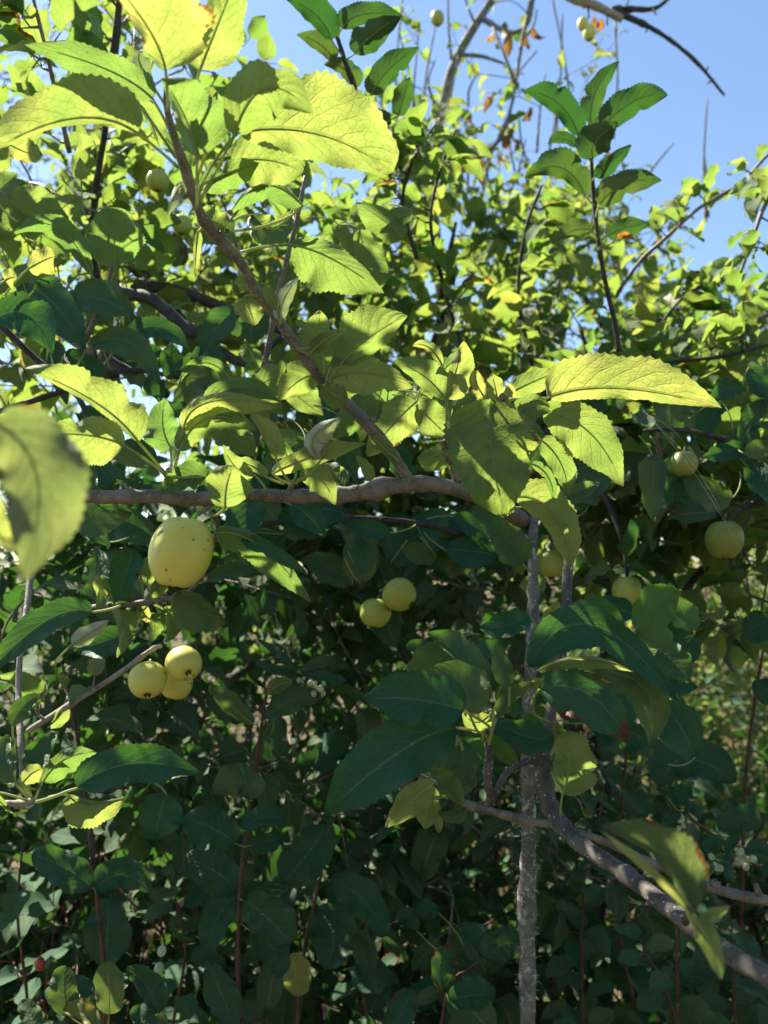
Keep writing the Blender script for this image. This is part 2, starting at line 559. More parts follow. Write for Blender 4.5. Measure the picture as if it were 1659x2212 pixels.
    for i in range(0, nl - 5, 3):
        pts.append(Vector(mid[i] + lower * (r0 * 1.15 * (1 - 0.85 * i / nl) + (0.0004 if side == 't' else 0))))
        rad.append(r0 * (1 - 0.85 * i / nl))
    if len(pts) > 1:
        Tubes().add(pts, rad, 6).build('leaf_stalk', M['stalk'], lf)
        ch = lf.children[0]
        ch.matrix_parent_inverse.identity()
    return lf


def template(nl, nw, bend, fold, wave, seed, blunt=False, ser=0.0):
    r = np.random.default_rng(seed)
    t = np.linspace(0, 1, nl + 1)
    s = np.linspace(1, -1, nw + 1)
    pr = np.maximum(profile(t, blunt), 0.02)
    tooth = np.where(np.arange(nl + 1) % 2 == 0, 1 + ser, 1 - ser)
    x = -s[None, :] * pr[:, None] * np.where((np.abs(s) > .99)[None, :], tooth[:, None], 1)
    x = x * (1 + 0.06 * np.sin(t * 9 + r.random() * 6))[:, None]
    a = bend * t
    y = np.broadcast_to((np.sin(a) / bend if abs(bend) > 1e-3 else t)[:, None], x.shape)
    zz = (-(1 - np.cos(a)) / bend if abs(bend) > 1e-3 else t * 0)[:, None]
    p1, p2 = r.random(2) * 6.28
    z = zz + fold * np.abs(s[None, :]) ** 1.4 * pr[:, None] * 0.5 + wave * s[None, :] ** 2 * (np.sin(t * 10 + p1)[:, None] * np.sign(s)[None, :] + 0.7 * np.sin(t * 16 + p2)[:, None]) * 0.5
    xs = r.normal() * 0.08 * t ** 2
    V = np.stack([x, y, np.broadcast_to(z, x.shape)], -1)
    V[..., 0] += (xs * 2)[:, None]
    uv = np.stack([np.broadcast_to(0.5 + 0.5 * s[None, :], x.shape), np.broadcast_to(t[:, None], x.shape)], -1)
    return V.reshape(-1, 3), grid_faces(nl, nw)[:, ::-1], uv.reshape(-1, 2)


TPL = {
    'hi': [template(22, 6, b, f, wv, i, ser=0.035) for i, (b, f, wv) in enumerate([(0.5, 0.28, 0.10), (0.9, 0.20, 0.08), (0.15, 0.40, 0.12), (1.2, 0.15, 0.10), (-0.3, 0.30, 0.14), (0.7, 0.6, 0.08), (1.6, 0.3, 0.1)])],
    'mid': [template(8, 4, b, f, wv, 20 + i) for i, (b, f, wv) in enumerate([(0.5, 0.28, 0.10), (0.9, 0.20, 0.08), (0.15, 0.40, 0.12), (1.2, 0.15, 0.10), (-0.3, 0.30, 0.14), (1.5, 0.5, 0.1)])],
    'lo': [template(6, 2, b, f, 0.0, 40 + i) for i, (b, f) in enumerate([(0.5, 0.3), (1.0, 0.2), (0.1, 0.4), (-0.3, 0.3)])],
    'oval': [template(14, 6, b, f, wv, 60 + i, blunt=True) for i, (b, f, wv) in enumerate([(0.3, 0.2, 0.05), (0.6, 0.25, 0.07), (0.1, 0.15, 0.06), (0.8, 0.35, 0.05)])],
    'ovallo': [template(9, 4, b, f, 0.05, 80 + i, blunt=True) for i, (b, f) in enumerate([(0.3, 0.2), (0.7, 0.25), (0.1, 0.15)])],
}


def leaf_mesh(name, specs, tset):
    """specs: list of (base, axis, normal, length, half width, rnd, yel, brn)"""
    Vs, Fs, Us, at, n = [], [], [], ([], [], []), 0
    for i, (b, a, nn, L, hw, r_, y_, b_) in enumerate(specs):
        V, F, uv = TPL[tset][int(r_ * 997) % len(TPL[tset])]
        a = a / (np.linalg.norm(a) + 1e-9)
        nn = nn - a * np.dot(nn, a)
        ln = np.linalg.norm(nn)
        nn = nn / ln if ln > 1e-6 else np.array([0, 0, 1.0])
        x = np.cross(a, nn)
        Vs.append(b + V[:, :1] * x * hw + V[:, 1:2] * a * L + V[:, 2:] * nn * L)
        Fs.append(F + n)
        Us.append(uv)
        n += len(V)
        for k, q in enumerate((r_, y_, b_)):
            at[k].append(np.full(len(F), q))
    return quads(name, np.vstack(Vs), np.vstack(Fs), np.vstack(Us), {'rnd': np.concatenate(at[0]), 'yel': np.concatenate(at[1]), 'brn': np.concatenate(at[2])})


def leaf_attrs(yel=0.25, brn=0.10):
    r = RNG.random()
    y = RNG.random() ** 3 * yel * 2
    b = RNG.random() ** 4 * 0.5 if RNG.random() < brn * 3 else RNG.random() * 0.08
    return r, min(y, 1), b


def shoot(p, dr, length, n, L, ratio=0.62, yel=0.25, brn=0.1, up=0.35, opp=False, start=0.1, flat=0.8):
    """a leafy shoot: its stem as points, and the leaves along it"""
    p, dr = np.array(p, float), np.array(dr, float)
    dr /= np.linalg.norm(dr) + 1e-9
    pts, seg = [p.copy()], 8
    for i in range(seg):
        dr = dr + np.array([0, 0, up / seg]) + RNG.normal(size=3) * 0.07
        dr /= np.linalg.norm(dr)
        p = p + dr * length / seg
        pts.append(p.copy())
    leaves, stalks = [], []
    ang = RNG.random() * 6.28
    for k in range(n):
        f = start + (1 - start) * (k + 0.5 * RNG.random()) / max(n - 1, 1)
        f = min(f, 1.0)
        i = min(int(f * seg), seg - 1)
        q = pts[i] + (pts[i + 1] - pts[i]) * (f * seg - i)
        d = pts[i + 1] - pts[i]
        d = d / np.linalg.norm(d)
        ang += 2.4
        for side in ((0, math.pi) if opp else (0,)):
            u = np.cross(d, [0.3, 0.2, 1.0])
            u /= np.linalg.norm(u) + 1e-9
            v = np.cross(d, u)
            a_ = ang + side if not opp else (math.pi / 2 * k + side)
            rad = u * math.cos(a_) + v * math.sin(a_)
            ax = rad * 0.9 + d * (0.35 + 0.5 * f) + np.array([0, 0, -0.12]) + RNG.normal(size=3) * 0.15
            ax /= np.linalg.norm(ax)
            st = L * (0.12 if opp else 0.26)
            b = q + ax * st
            nn = np.array([0, 0, 1.0]) * flat + d * 0.45 + RNG.normal(size=3) * 0.38
            ax2 = ax + np.array([0, 0, -0.18]) + RNG.normal(size=3) * 0.12
            l_ = L * (0.5 + 0.75 * RNG.random()) * (0.75 if f > 0.93 else 1)
            leaves.append((b, ax2, nn, l_, l_ * ratio * 0.5 * (0.72 + 0.5 * RNG.random()), *leaf_attrs(yel, brn)))
            stalks.append((q, b))
    return pts, leaves, stalks


def seen_size(s):
    q = project(s[0] + s[1] / (np.linalg.norm(s[1]) + 1e-9) * s[3] * 0.5)
    if q is None or not (-30 < q[0] < 1690 and -30 < q[1] < 2240):
        return 0
    return s[3] / q[2]


def put_leaves(root, leaves, m, hi, lo, limit=100, foliage='foliage'):
    order = sorted(range(len(leaves)), key=lambda i: -seen_size(leaves[i]))
    single = [i for i in order[:limit] if seen_size(leaves[i]) > 0]
    for i in single:
        link_mesh('leaf', leaf_mesh('leaf', [leaves[i]], hi), m, root)
    rest = sorted(set(range(len(leaves))) - set(single))
    if rest:
        near = [leaves[i] for i in rest]
        o = link_mesh(foliage, leaf_mesh(foliage, near, lo), m, root)
        o['kind'] = 'stuff'
        o['label'] = 'rest of the leaves of this plant'


# ---------------------------------------------------------------- ground
def ground():
    n = 60
    xs = np.sign(np.linspace(-1, 1, n + 1)) * np.abs(np.linspace(-1, 1, n + 1)) ** 3 * 250
    ys = np.linspace(0, 1, n + 1) ** 3 * 400 - 6
    X, Y = np.meshgrid(xs, ys)
    Z = 0.06 * np.sin(X * 1.3 + 1) * np.cos(Y * 1.1) + 0.02 * np.sin(X * 4.1) * np.sin(Y * 3.7) + 0.012 * np.clip(Y - 6, 0, 60)
    V = np.stack([X, Y, Z], -1).reshape(-1, 3)
    o = link_mesh('ground', quads('ground', V, grid_faces(n, n)), M['soil'])
    o['kind'] = 'structure'
    o['label'] = 'leaf littered orchard ground under the trees'


ground()


def grass():
    V, F, n = [], [], 0
    for i in range(4200):
        y = 2.6 + RNG.random() ** 0.8 * 7
        x = 0.02 * y + RNG.random() * 0.75 * y
        h = 0.2 + RNG.random() * 0.35
        lean = RNG.normal(size=2) * 0.16
        wd = 0.004 + RNG.random() * 0.005
        an = RNG.random() * 3.14
        wx, wy = math.cos(an) * wd, math.sin(an) * wd
        for k, t in enumerate((0, 0.5, 1.0)):
            c = np.array([x + lean[0] * t * t, y + lean[1] * t * t, h * t - 0.03 * t * t])
            q = 1 - 0.9 * t
            V += [c + [wx * q, wy * q, 0], c - [wx * q, wy * q, 0]]
        F += [(n, n + 1, n + 3, n + 2), (n + 2, n + 3, n + 5, n + 4)]
        n += 6
    o = link_mesh('grass', quads('grass', V, F), M['straw'])
    o['kind'] = 'stuff'
    o['label'] = 'tall dry grass in the sunny gap behind the apple trees'
    o['category'] = 'grass'


grass()


# ---------------------------------------------------------------- trees behind the foreground boughs
def tree(name, label, cat, limbs, blobs, L, bark='dark', yel=0.25, brn=0.1, hi='hi', lo='mid', limit=100, ratio=0.62, leafmat='crown', per=9, slen=0.14, group=None, up=0.35, extra=None, twig='twig', sup=0.3):
    """limbs: lists of (world point, radius m), the trunk first; blobs: (centre, radii, shoots)"""
    root = thing(name, limbs[0][0][0], label, cat, group)
    skel = []
    for i, lb in enumerate(limbs):
        pts, rad = smooth_path([Vector(p) for p, _ in lb], [r for _, r in lb], 6)
        Tubes().add(pts, [r * (0.93 + 0.14 * RNG.random()) for r in rad], 9, 0.06).build('trunk' if i == 0 else 'limb', M[bark], root)
        skel += [(np.array(p), r) for p, r in zip(pts, rad)]
    SP = [p for p, _ in skel]
    leaves, tw = [], Tubes()
    targets = []
    for c, rr, k in blobs:
        for _ in range(k):
            v = RNG.normal(size=3)
            v *= (RNG.random() ** 0.4) / np.linalg.norm(v)
            targets.append(np.array(c) + v * np.array(rr))
    S0 = np.array(SP)
    targets.sort(key=lambda p: np.min(np.linalg.norm(S0 - p, axis=1)))
    for p in targets:
        A = np.array(SP)
        q = A[np.argmin(np.linalg.norm(A - p, axis=1) + 0.4 * np.maximum(A[:, 2] - p[2], 0))]
        dist = np.linalg.norm(p - q)
        mdl = (p + q) / 2 + np.array([0, 0, 0.12 * dist]) + RNG.normal(size=3) * 0.1 * dist
        br = [(1 - u) ** 2 * q + 2 * u * (1 - u) * mdl + u * u * p for u in np.linspace(0, 1, 7)]
        r1 = 0.0016 + 0.004 * min(dist, 1)
        tw.add(br, list(np.linspace(r1, 0.0018, 7)), 5)
        SP += br[3:]
        dr = (p - mdl) / (np.linalg.norm(p - mdl) + 1e-9) * 0.6 + np.array([0, 0, sup]) + RNG.normal(size=3) * 0.5
        if dist > 0.15:
            _, lv, st = shoot(br[3], br[6] - br[3], np.linalg.norm(br[6] - br[3]), max(2, int(dist * 14)), L, ratio, yel, brn, 0.0)
            leaves += lv
            for a, b in st:
                tw.add([a, b], [0.0011, 0.0009], 3)
        pts, lv, st = shoot(p, dr, slen * (0.6 + 0.8 * RNG.random()), per, L, ratio, yel, brn, up)
        tw.add(pts, list(np.linspace(0.0018, 0.0009, len(pts))), 5)
        leaves += lv
        for a, b in st:
            tw.add([a, b], [0.0011, 0.0009], 3)
    t = tw.build('twigs', M[twig], root)
    t['kind'] = 'stuff'
    put_leaves(root, leaves, M[leafmat], hi, lo, limit)
    return root


def Q(px, py, d):
    return np.array(P(px, py, d))


def trunk(x, y, top, r=0.06, bend=0.1):
    r = r * 0.6
    """from the ground at (x, y) up to top"""
    top = np.array(top)
    g = np.array([x, y, -0.05])
    return [(g, r * 1.25), (g + (top - g) * 0.35 + np.array([bend, 0, 0]), r), (g + (top - g) * 0.7 + np.array([bend * .6, 0.05, 0]), r * 0.85), (top, r * 0.6)]


def limb(pts, r0, r1):
    n = len(pts)
    return [(Q(*p) if len(p) == 3 else np.array(p), r0 + (r1 - r0) * i / (n - 1)) for i, p in enumerate(pts)]


GT = 'apple trees behind the foreground boughs'
# left tree, its stout dark limbs showing between the leaves
tree('apple_tree', 'leafy tree at the left with stout dark limbs behind the diagonal shoot', 'tree',
     [trunk(-0.95, 1.9, Q(240, 640, 1.75), 0.055),
      [(Q(240, 640, 1.75), .032), (Q(282, 637, 1.7), .022), (Q(330, 640, 1.62), .019), (Q(400, 706, 1.6), .017), (Q(450, 745, 1.6), .016), (Q(530, 785, 1.6), .013), (Q(620, 800, 1.62), .008)],
      [(Q(282, 625, 1.72), .024), (Q(350, 622, 1.85), .022), (Q(450, 652, 1.9), .020), (Q(550, 697, 1.95), .017), (Q(640, 722, 2.0), .012)],
      [(Q(100, 690, 1.6), .02), (Q(240, 780, 1.35), .014), (Q(285, 805, 1.3), .012), (Q(360, 852, 1.25), .008)],
      [(Q(225, 660, 1.75), .02), (Q(190, 480, 1.5), .011), (Q(215, 330, 1.4), .009), (Q(250, 100, 1.35), .006), (Q(262, -60, 1.35), .004)]],
     [(Q(110, 480, 1.35), (.17, .2, .20), 11), (Q(120, 720, 1.25), (.14, .15, .12), 8), (Q(330, 560, 1.5), (.2, .2, .16), 12), (Q(290, 780, 1.3), (.16, .12, .09), 8),
      (Q(270, 150, 1.4), (.15, .2, .16), 8), (Q(480, 500, 1.6), (.16, .2, .16), 10), (Q(60, 900, 1.25), (.12, .12, .10), 4), (Q(330, 150, 1.6), (.2, .2, .2), 9),
      (Q(560, 420, 1.7), (.18, .2, .2), 9)],
     0.072, group=GT, per=6)
# centre tree
tree('apple_tree', 'apple tree in the middle distance with lit leaves behind the diagonal shoot', 'tree',
     [trunk(0.12, 2.5, Q(800, 900, 2.3), 0.05),
      limb([(800, 900, 2.3), (760, 700, 2.1), (820, 500, 2.0), (840, 380, 2.0), (850, 260, 2.0)], .022, .004),
      limb([(800, 900, 2.3), (930, 760, 2.1), (960, 600, 2.0), (985, 480, 2.0)], .018, .004),
      limb([(780, 800, 2.2), (660, 640, 2.0), (630, 500, 1.9)], .018, .004),
      limb([(800, 900, 2.3), (1000, 860, 2.0), (1100, 800, 1.9)], .018, .005)],
     [(Q(700, 560, 1.9), (.22, .2, .20), 14), (Q(830, 440, 2.0), (.20, .2, .18), 13), (Q(930, 640, 2.1), (.2, .2, .22), 14), (Q(800, 740, 2.0), (.25, .2, .14), 14),
      (Q(1000, 780, 1.9), (.22, .2, .12), 12), (Q(850, 330, 2.1), (.1, .2, .14), 5), (Q(640, 800, 1.8), (.2, .2, .12), 12), (Q(600, 950, 1.6), (.2, .2, .12), 12), (Q(760, 1000, 1.7), (.2, .2, .1), 10)],
     0.074, group=GT)
# right tree
tree('apple_tree', 'broad apple tree at the right, dark below and lit along its top', 'tree',
     [trunk(0.62, 2.6, Q(1330, 1180, 2.3), 0.05, 0.03),
      limb([(1330, 1180, 2.3), (1330, 1000, 2.2), (1300, 850, 2.1), (1250, 700, 2.1)], .024, .005),
      limb([(1335, 1180, 2.3), (1450, 1060, 2.1), (1560, 960, 2.0), (1680, 880, 2.0)], .024, .005),
      limb([(1330, 1050, 2.2), (1220, 950, 2.0), (1120, 880, 1.9)], .018, .004),
      limb([(1659, 1100, 1.7), (1600, 1190, 1.6), (1520, 1230, 1.6), (1470, 1290, 1.6)], .014, .008)],
     [(Q(1150, 680, 2.1), (.22, .25, .14), 15), (Q(1330, 780, 2.0), (.22, .25, .13), 15), (Q(1500, 800, 1.9), (.2, .25, .10), 14), (Q(1620, 880, 1.7), (.14, .2, .16), 11),
      (Q(1250, 960, 1.7), (.2, .2, .13), 13), (Q(1430, 980, 1.7), (.2, .2, .13), 14), (Q(1590, 1050, 1.6), (.14, .2, .13), 11), (Q(1200, 540, 2.3), (.16, .25, .2), 10),
      (Q(1100, 1100, 1.7), (.2, .2, .10), 10), (Q(1330, 1090, 1.8), (.18, .2, .08), 8), (Q(1600, 720, 2.2), (.16, .2, .1), 8), (Q(1640, 1180, 1.5), (.07, .15, .10), 6), (Q(1450, 1090, 1.35), (.14, .12, .07), 10), (Q(1600, 980, 1.3), (.11, .12, .10), 10), (Q(1650, 1230, 1.2), (.06, .1, .08), 8), (Q(1530, 1110, 1.25), (.08, .1, .06), 7), (Q(1320, 1040, 1.4), (.12, .12, .07), 8), (Q(1040, 900, 1.5), (.2, .14, .09), 14), (Q(1240, 840, 1.6), (.16, .14, .08), 10)],
     0.072, group=GT)
# low boughs in the shade
tree('apple_tree', 'low shaded apple tree boughs below the horizontal branch, dark green with sun flecks', 'tree',
     [trunk(-0.15, 2.2, Q(640, 1300, 1.9), 0.045),
      limb([(640, 1300, 1.9), (450, 1270, 1.6), (250, 1250, 1.4), (60, 1230, 1.3)], .018, .005),
      limb([(640, 1300, 1.9), (820, 1220, 1.7), (1000, 1180, 1.6), (1140, 1200, 1.6)], .018, .005),
      limb([(600, 1400, 1.8), (450, 1500, 1.5), (350, 1600, 1.3)], .014, .004),
      limb([(640, 1400, 1.9), (800, 1480, 1.7), (960, 1560, 1.5)], .014, .004)],
     [(Q(560, 1120, 1.4), (.2, .2, .08), 13), (Q(700, 1190, 1.5), (.16, .2, .10), 12), (Q(900, 1150, 1.6), (.2, .2, .12), 13), (Q(980, 1350, 1.6), (.2, .2, .13), 11),
      (Q(240, 1180, 1.2), (.18, .15, .09), 11), (Q(160, 1330, 1.2), (.14, .15, .09), 7), (Q(420, 1560, 1.2), (.16, .12, .08), 10), (Q(620, 1400, 1.7), (.2, .2, .12), 8), (Q(700, 1600, 1.6), (.2, .2, .15), 10),
      (Q(330, 1640, 1.2), (.12, .1, .08), 6), (Q(1060, 1250, 1.4), (.12, .15, .1), 6), (Q(400, 1250, 1.5), (.2, .2, .1), 10), (Q(40, 1180, 1.4), (.12, .15, .1), 7), (Q(100, 1500, 1.3), (.14, .15, .1), 8), (Q(780, 1420, 1.6), (.2, .2, .12), 12), (Q(560, 1750, 1.3), (.16, .15, .1), 9), (Q(880, 1850, 1.3), (.18, .15, .12), 10), (Q(1300, 1900, 1.3), (.16, .15, .1), 9), (Q(1180, 1000, 1.5), (.14, .15, .08), 7)],
     0.070, group=GT, yel=0.08, leafmat='thick')
# the old bare-topped tree
OLD = [trunk(0.55, 4.0, Q(930, 420, 3.3), 0.07, 0.04),
       limb([(930, 420, 3.3), (945, 290, 3.2), (965, 190, 3.2), (985, 130, 3.2), (1020, 65, 3.2), (1075, -20, 3.2), (1120, -110, 3.2)], .024, .014),
       limb([(980, 118, 3.2), (1040, 122, 3.15), (1090, 138, 3.1)], .010, .005),
       limb([(1040, 40, 3.2), (1100, 70, 3.1), (1140, 50, 3.05), (1155, -20, 3.0)], .012, .006),
       limb([(1155, -30, 3.0), (1128, 90, 3.0), (1112, 190, 3.0), (1095, 260, 3.0), (1060, 335, 3.0)], .009, .004),
       limb([(1112, 180, 3.0), (1090, 120, 3.0), (1065, 60, 3.05)], .007, .005),
       limb([(950, 250, 3.2), (925, 180, 3.1), (940, 130, 3.1)], .008, .003),
       limb([(930, 420, 3.3), (1010, 360, 3.1), (1080, 300, 3.0), (1110, 210, 3.0)], .012, .006)]
for i, (x0, y0, x1, y1) in enumerate([(940, 300, 990, 120), (1060, 335, 1020, 420), (1095, 262, 1120, 400), (1110, 200, 1160, 110), (1085, 140, 1130, 160), (1030, 60, 1000, -20), (1128, 90, 1160, 20), (900, 260, 860, 60), (990, 330, 975, 180), (1150, 380, 1120, 240), (820, 420, 800, 240), (1240, 420, 1262, 260), (975, 130, 968, -20), (860, 330, 872, -20), (890, 350, 905, 60), (1012, 230, 1030, 160), (1325, 300, 1328, 45), (1200, 300, 1215, 30), (1240, 300, 1190, -20), (1100, 420, 1135, 300),
                                      (1040, 430, 1090, 260), (915, 300, 940, 60), (1010, 420, 1005, 250), (1070, 450, 1040, 330), (1180, 350, 1205, 200), (1160, 330, 1178, 160), (880, 420, 845, 250), (1525, 480, 1528, 215), (1405, 370, 1455, 310), (1530, 470, 1520, 330)]):
    mx_, my_ = (x0 + x1) / 2 + RNG.normal() * 6, (y0 + y1) / 2
    OLD.append(limb([(x0, y0, 3.2), (mx_, my_, 3.15), (x1, y1, 3.1)], .0058, .0030))
old = tree('apple_tree', 'old half bare apple tree with pale lichened limbs and upright water shoots against the sky', 'tree', OLD,
     [(Q(900, 330, 3.2), (.3, .3, .25), 9), (Q(1060, 270, 3.1), (.35, .3, .32), 10), (Q(1180, 210, 3.1), (.2, .2, .25), 5), (Q(1000, 480, 3.2), (.5, .4, .22), 24), (Q(1200, 480, 3.2), (.35, .4, .25), 18), (Q(900, 100, 3.1), (.12, .2, .2), 3), (Q(1120, 60, 3.1), (.2, .2, .2), 4), (Q(1300, 560, 3.1), (.35, .4, .2), 14)],
     0.062, bark='bark', yel=0.6, brn=0.3, per=6, slen=0.16, limit=100, hi='mid', twig='bark', group=GT)
for x, y, k in [(1085, 62, 0), (1100, 75, 0), (1150, 60, 0), (1062, 70, 1), (1105, 283, 0), (1090, 292, 0), (1075, 330, 1), (1110, 270, 0), (1150, 235, 0), (880, 195, 0), (1115, 300, 0), (1010, 235, 0), (905, 270, 1), (1060, 210, 0), (1130, 95, 0), (965, 690, 1), (945, 700, 1)]:
    lf = leaf_mesh('leaf', [(Q(x, y, 3.0), np.array([RNG.normal() * .5, RNG.normal() * .5, -1]), RNG.normal(size=3), .055 + RNG.random() * .03, .014 + RNG.random() * .008, RNG.random(), .3, .3)], 'hi')
    link_mesh('leaf', lf, M['orange' if k else 'dead'], old)['label'] = 'orange autumn leaf' if k else 'withered brown leaf'
# trees farther back
tree('apple_tree', 'sunlit crown filling the distance behind the upright shoot on the right', 'tree',
     [trunk(1.3, 4.4, Q(1400, 900, 3.9), 0.06), limb([(1400, 900, 3.9), (1300, 700, 3.7), (1200, 560, 3.6)], .03, .008), limb([(1400, 900, 3.9), (1550, 760, 3.8), (1660, 700, 3.8)], .03, .008)],
     [(Q(1240, 620, 3.6), (.5, .5, .22), 34), (Q(1420, 740, 3.6), (.5, .5, .18), 34), (Q(1600, 780, 3.6), (.4, .5, .2), 26), (Q(1100, 560, 3.8), (.4, .4, .3), 20), (Q(1420, 880, 3.6), (.6, .5, .25), 26)],
     0.066, hi='mid', lo='lo', limit=100, per=8, slen=0.2, group=GT)
tree('apple_tree', 'dense far crown behind the stout dark limbs in the upper left', 'tree',
     [trunk(-1.2, 4.2, Q(420, 900, 3.7), 0.06), limb([(420, 900, 3.7), (300, 600, 3.4), (200, 350, 3.3)], .03, .008), limb([(420, 900, 3.7), (560, 600, 3.5), (620, 450, 3.4)], .03, .008)],
     [(Q(150, 450, 3.3), (.5, .5, .5), 30), (Q(380, 480, 3.4), (.5, .5, .4), 28), (Q(560, 560, 3.5), (.4, .5, .4), 22), (Q(350, 760, 3.5), (.7, .5, .3), 30), (Q(700, 760, 3.7), (.5, .5, .4), 26), (Q(240, 250, 3.3), (.3, .4, .3), 8), (Q(900, 800, 3.8), (.5, .4, .35), 20)],
     0.068, hi='mid', lo='lo', limit=60, per=8, slen=0.2, group=GT)

# ---------------------------------------------------------------- hedge of shrubs behind, closing the lower view
def bush(label, x, y, h, wd, k, L=0.055, m='snow', limit=30, yel=0.05):
    base = np.array([x, y, -0.03])
    lim = [[(base, .010), (base + [0.05, 0, h * .4], .008), (base + [0.0, 0.05, h * .75], .005)]]
    for i in range(4):
        a = RNG.random() * 6.28
        lim.append([(base, .008), (base + [math.cos(a) * wd * .3, math.sin(a) * wd * .3, h * .4], .006), (base + [math.cos(a) * wd * .6, math.sin(a) * wd * .5, h * .8], .005)])
    return tree('hedge_shrub', label, 'shrub', lim, [(base + [0, 0, h * .62], (wd, wd * .7, h * .42), k), (base + [0, -wd * .2, h * .25], (wd * .9, wd * .5, h * .25), k // 3)],
                L, bark='red', yel=yel, hi='oval' if m == 'snow' else 'hi', lo='ovallo' if m == 'snow' else 'mid', limit=limit, leafmat=m, per=8, slen=0.2, group='shrubs of the hedge behind', ratio=0.7 if m == 'snow' else 0.62, twig='red')


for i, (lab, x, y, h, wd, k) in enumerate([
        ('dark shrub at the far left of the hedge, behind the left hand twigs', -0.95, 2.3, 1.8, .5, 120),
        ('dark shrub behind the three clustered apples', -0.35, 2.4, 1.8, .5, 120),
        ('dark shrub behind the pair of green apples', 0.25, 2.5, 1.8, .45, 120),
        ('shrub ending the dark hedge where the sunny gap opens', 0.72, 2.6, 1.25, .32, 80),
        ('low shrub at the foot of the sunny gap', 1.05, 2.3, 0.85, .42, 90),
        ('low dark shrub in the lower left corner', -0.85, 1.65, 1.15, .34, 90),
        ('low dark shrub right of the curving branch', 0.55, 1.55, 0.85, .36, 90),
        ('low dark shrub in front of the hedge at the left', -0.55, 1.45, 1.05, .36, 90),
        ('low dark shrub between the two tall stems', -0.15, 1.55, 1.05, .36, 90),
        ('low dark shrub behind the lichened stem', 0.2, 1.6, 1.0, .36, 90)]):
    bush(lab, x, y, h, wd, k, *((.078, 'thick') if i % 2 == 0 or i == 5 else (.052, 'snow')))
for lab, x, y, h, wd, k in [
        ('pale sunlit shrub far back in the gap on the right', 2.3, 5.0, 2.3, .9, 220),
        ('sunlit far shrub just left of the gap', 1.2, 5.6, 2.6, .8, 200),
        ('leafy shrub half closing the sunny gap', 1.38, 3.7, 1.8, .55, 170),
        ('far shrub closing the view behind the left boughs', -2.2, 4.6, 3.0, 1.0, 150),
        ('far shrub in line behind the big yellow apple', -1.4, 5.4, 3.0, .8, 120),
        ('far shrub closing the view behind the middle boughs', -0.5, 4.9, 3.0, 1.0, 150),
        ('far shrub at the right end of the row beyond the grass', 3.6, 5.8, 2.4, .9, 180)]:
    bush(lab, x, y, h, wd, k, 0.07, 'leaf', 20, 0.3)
# unseen trees added behind and beside the viewer to block sky light
for i, (lab, x, y, r_) in enumerate([('unseen apple tree added behind the viewer on the left to block sky light', -1.5, -1.7, 1.0), ('unseen apple tree added behind the viewer on the right to block sky light', 1.6, -2.0, 1.1), ('unseen apple tree added to the right of the viewer to block sky light', 2.4, 0.2, .8)]):
    tree('apple_tree', lab, 'tree', [trunk(x, y, (x, y, 1.6), 0.1), [((x, y, 1.6), .04), ((x + .3, y, 2.4), .03), ((x + .4, y, 3.2), .01)], [((x, y, 1.6), .04), ((x - .3, y - .2, 2.4), .03), ((x - .5, y, 3.0), .01)]],
         [((x, y, 1.9), (r_, r_ * .8, .8), 90), ((x, y, 1.0), (r_, r_ * .8, .6), 50)], 0.11, hi='mid', lo='lo', limit=0, per=10, slen=.4, group='unseen apple trees added to block sky light')


# ---------------------------------------------------------------- leafy twigs of medium size
def leafy_branch(label, path, groups, L, m='twig', yel=0.2, brn=0.1, tags=None, side=None, cat='branch', hi='hi', mt='leaf', name='apple_branch', n=2, reach=0.96):
    """path (px, py, depth, mm); groups: how many leaf spurs along it"""
    root = thing(name, P(*path[0][:3]), label, cat, tags)
    stem('stem', root, path, M[m], 8, 0.06)
    pts, _ = smooth_path([P(a, b, c) for a, b, c, r in path], [0.001] * len(path), 6)
    tw = Tubes()
    for g in range(groups):
        i = int((0.06 + (reach - 0.06) * (g + RNG.random() * .6) / groups) * (len(pts) - 2))
        p, d = np.array(pts[i]), np.array((pts[i + 1] - pts[i]).normalized())
        u = RNG.normal(size=3) + np.array([0, 0, 0.5])
        u -= d * np.dot(u, d)
        u /= np.linalg.norm(u)
        sp = p + u * 0.012
        tw.add([p, sp], [0.0022, 0.0016], 6)
        for k in range(n + int(RNG.random() * 2)):
            ax = u * 0.8 + d * 0.4 + RNG.normal(size=3) * 0.55
            ax /= np.linalg.norm(ax)
            b = sp + ax * L * 0.25
            tw.add([sp, b], [0.0011, 0.0008], 4)
            l_ = L * (0.65 + 0.6 * RNG.random())
            lf = leaf_mesh('leaf', [(b, ax + np.array([0, 0, -.15]), np.array([0, 0, 1.0]) + RNG.normal(size=3) * 0.45, l_, l_ * 0.30, *leaf_attrs(yel, brn))], hi)
            link_mesh('leaf', lf, M[mt], root)
    if groups:
        t = tw.build('spurs', M[m], root)
        t['kind'] = 'stuff'
    return root


